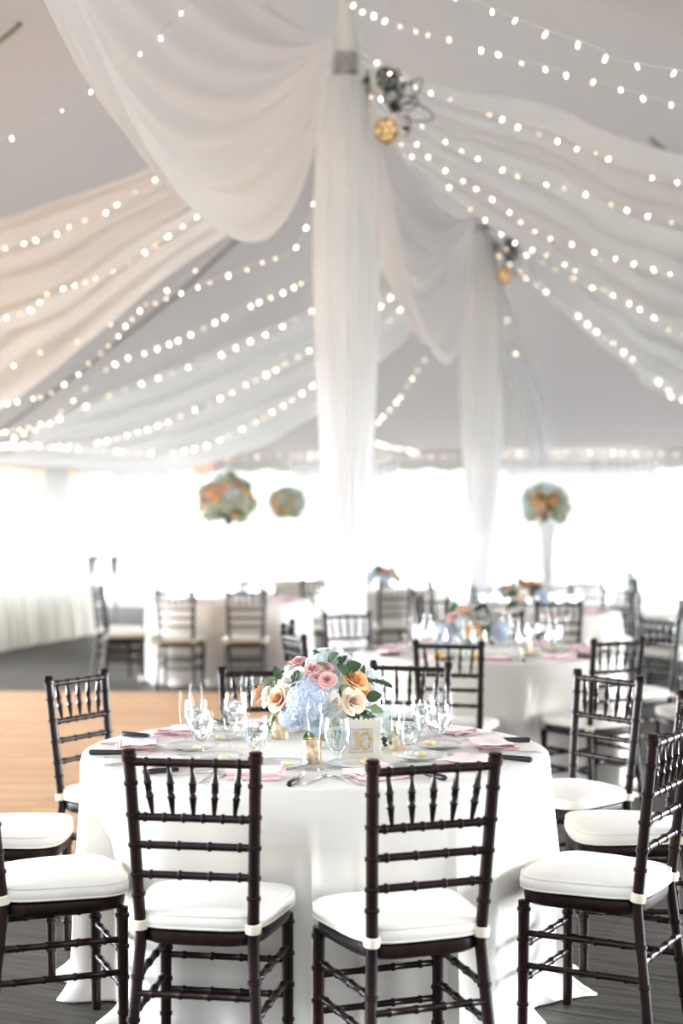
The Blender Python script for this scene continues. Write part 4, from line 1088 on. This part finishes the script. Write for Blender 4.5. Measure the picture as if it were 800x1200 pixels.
n_=len(per); fs=[(i*n_+j,i*n_+(j+1)%n_,(i+1)*n_+(j+1)%n_,(i+1)*n_+j) for i in range(5) for j in range(n_)]
mb.add(rows,fs).obj('table_skirt',M['skirt'],t)
mb=MB(); ct=[c+Vector((0,0,.746)) for c in cor]; ctt=[c+Vector((0,0,.756)) for c in cor]
mb.add(ct+ctt,[(0,1,2,3),(4,5,6,7)]+[(i,(i+1)%4,4+(i+1)%4,4+i) for i in range(4)]); mb.obj('tabletop',M['cloth'],t,False)
def make_tumbler():
    t=thing('tumbler','','glass')
    MB().lathe([(.026,0),(.028,.003),(.033,.11),(.0315,.11),(.027,.008),(.001,.007)],16,cap1=False).obj('cup',M['crystal'],t); return t
tum=make_tumbler()
for r_ in range(2):
    for i in range(14):
        p=A.lerp(B,.16+i*.06)-nr*(.18+.16*r_)
        place(tum,(p.x,p.y,.758),0,'clear tumbler in the rows of glasses on the left buffet','tumblers in rows on the buffet')
# folding stand behind
px=P(119,653,20.8)
t=thing('folding_stand','dark folding tray stand behind the buffet at far left','stand',(px.x,20.9,0),.1)
for s_ in (-1,1):
    MB().tube([(-.19,s_*.2,0),(-.19,-s_*.2,1.05)],.016,8).obj('leg',M['wood'],t); MB().tube([(.19,s_*.2,0),(.19,-s_*.2,1.05)],.016,8).obj('leg',M['wood'],t)
    MB().tube([(-.21,s_*.2,1.05),(.21,s_*.2,1.05)],.02,8).obj('top_bar',M['wood'],t)
for x in (-.12,.12):
    MB().grid(lambda a,b: Vector((x-.02+.04*a,-.2+.4*b,1.05-.25*math.sin(PI*b))),2,12).obj('strap',M['black'],t)
# small climbing tree outside the left curtain
p=P(140,700,29.5)
t=thing('tree','narrow dark leafy tree just outside, behind the left curtain','tree',(p.x,31.2,-.03))
mb=leafcloud(1500,.20,.25,1.1,.05,9); mb.xf(Matrix.Translation((0,0,1.2))); mb.obj('crown',M['foliage'],t,False)
MB().tube([(0,0,0),(.03,0,1),(-.02,0,2)],[.05,.04,.02],8).obj('trunk',M['bark'],t)

# ------------------------------------------------------------------ view
scn.view_settings.view_transform='Standard'; scn.view_settings.look='None'; scn.view_settings.gamma=1; scn.view_settings.use_curve_mapping=False
scn.view_settings.exposure=1.3
scn.cycles.max_bounces=10; scn.cycles.transparent_max_bounces=24; scn.cycles.diffuse_bounces=5; scn.cycles.transmission_bounces=8
scn.cycles.sample_clamp_indirect=25
scn.cycles.use_denoising=True
scn.cycles.caustics_reflective=False; scn.cycles.caustics_refractive=False
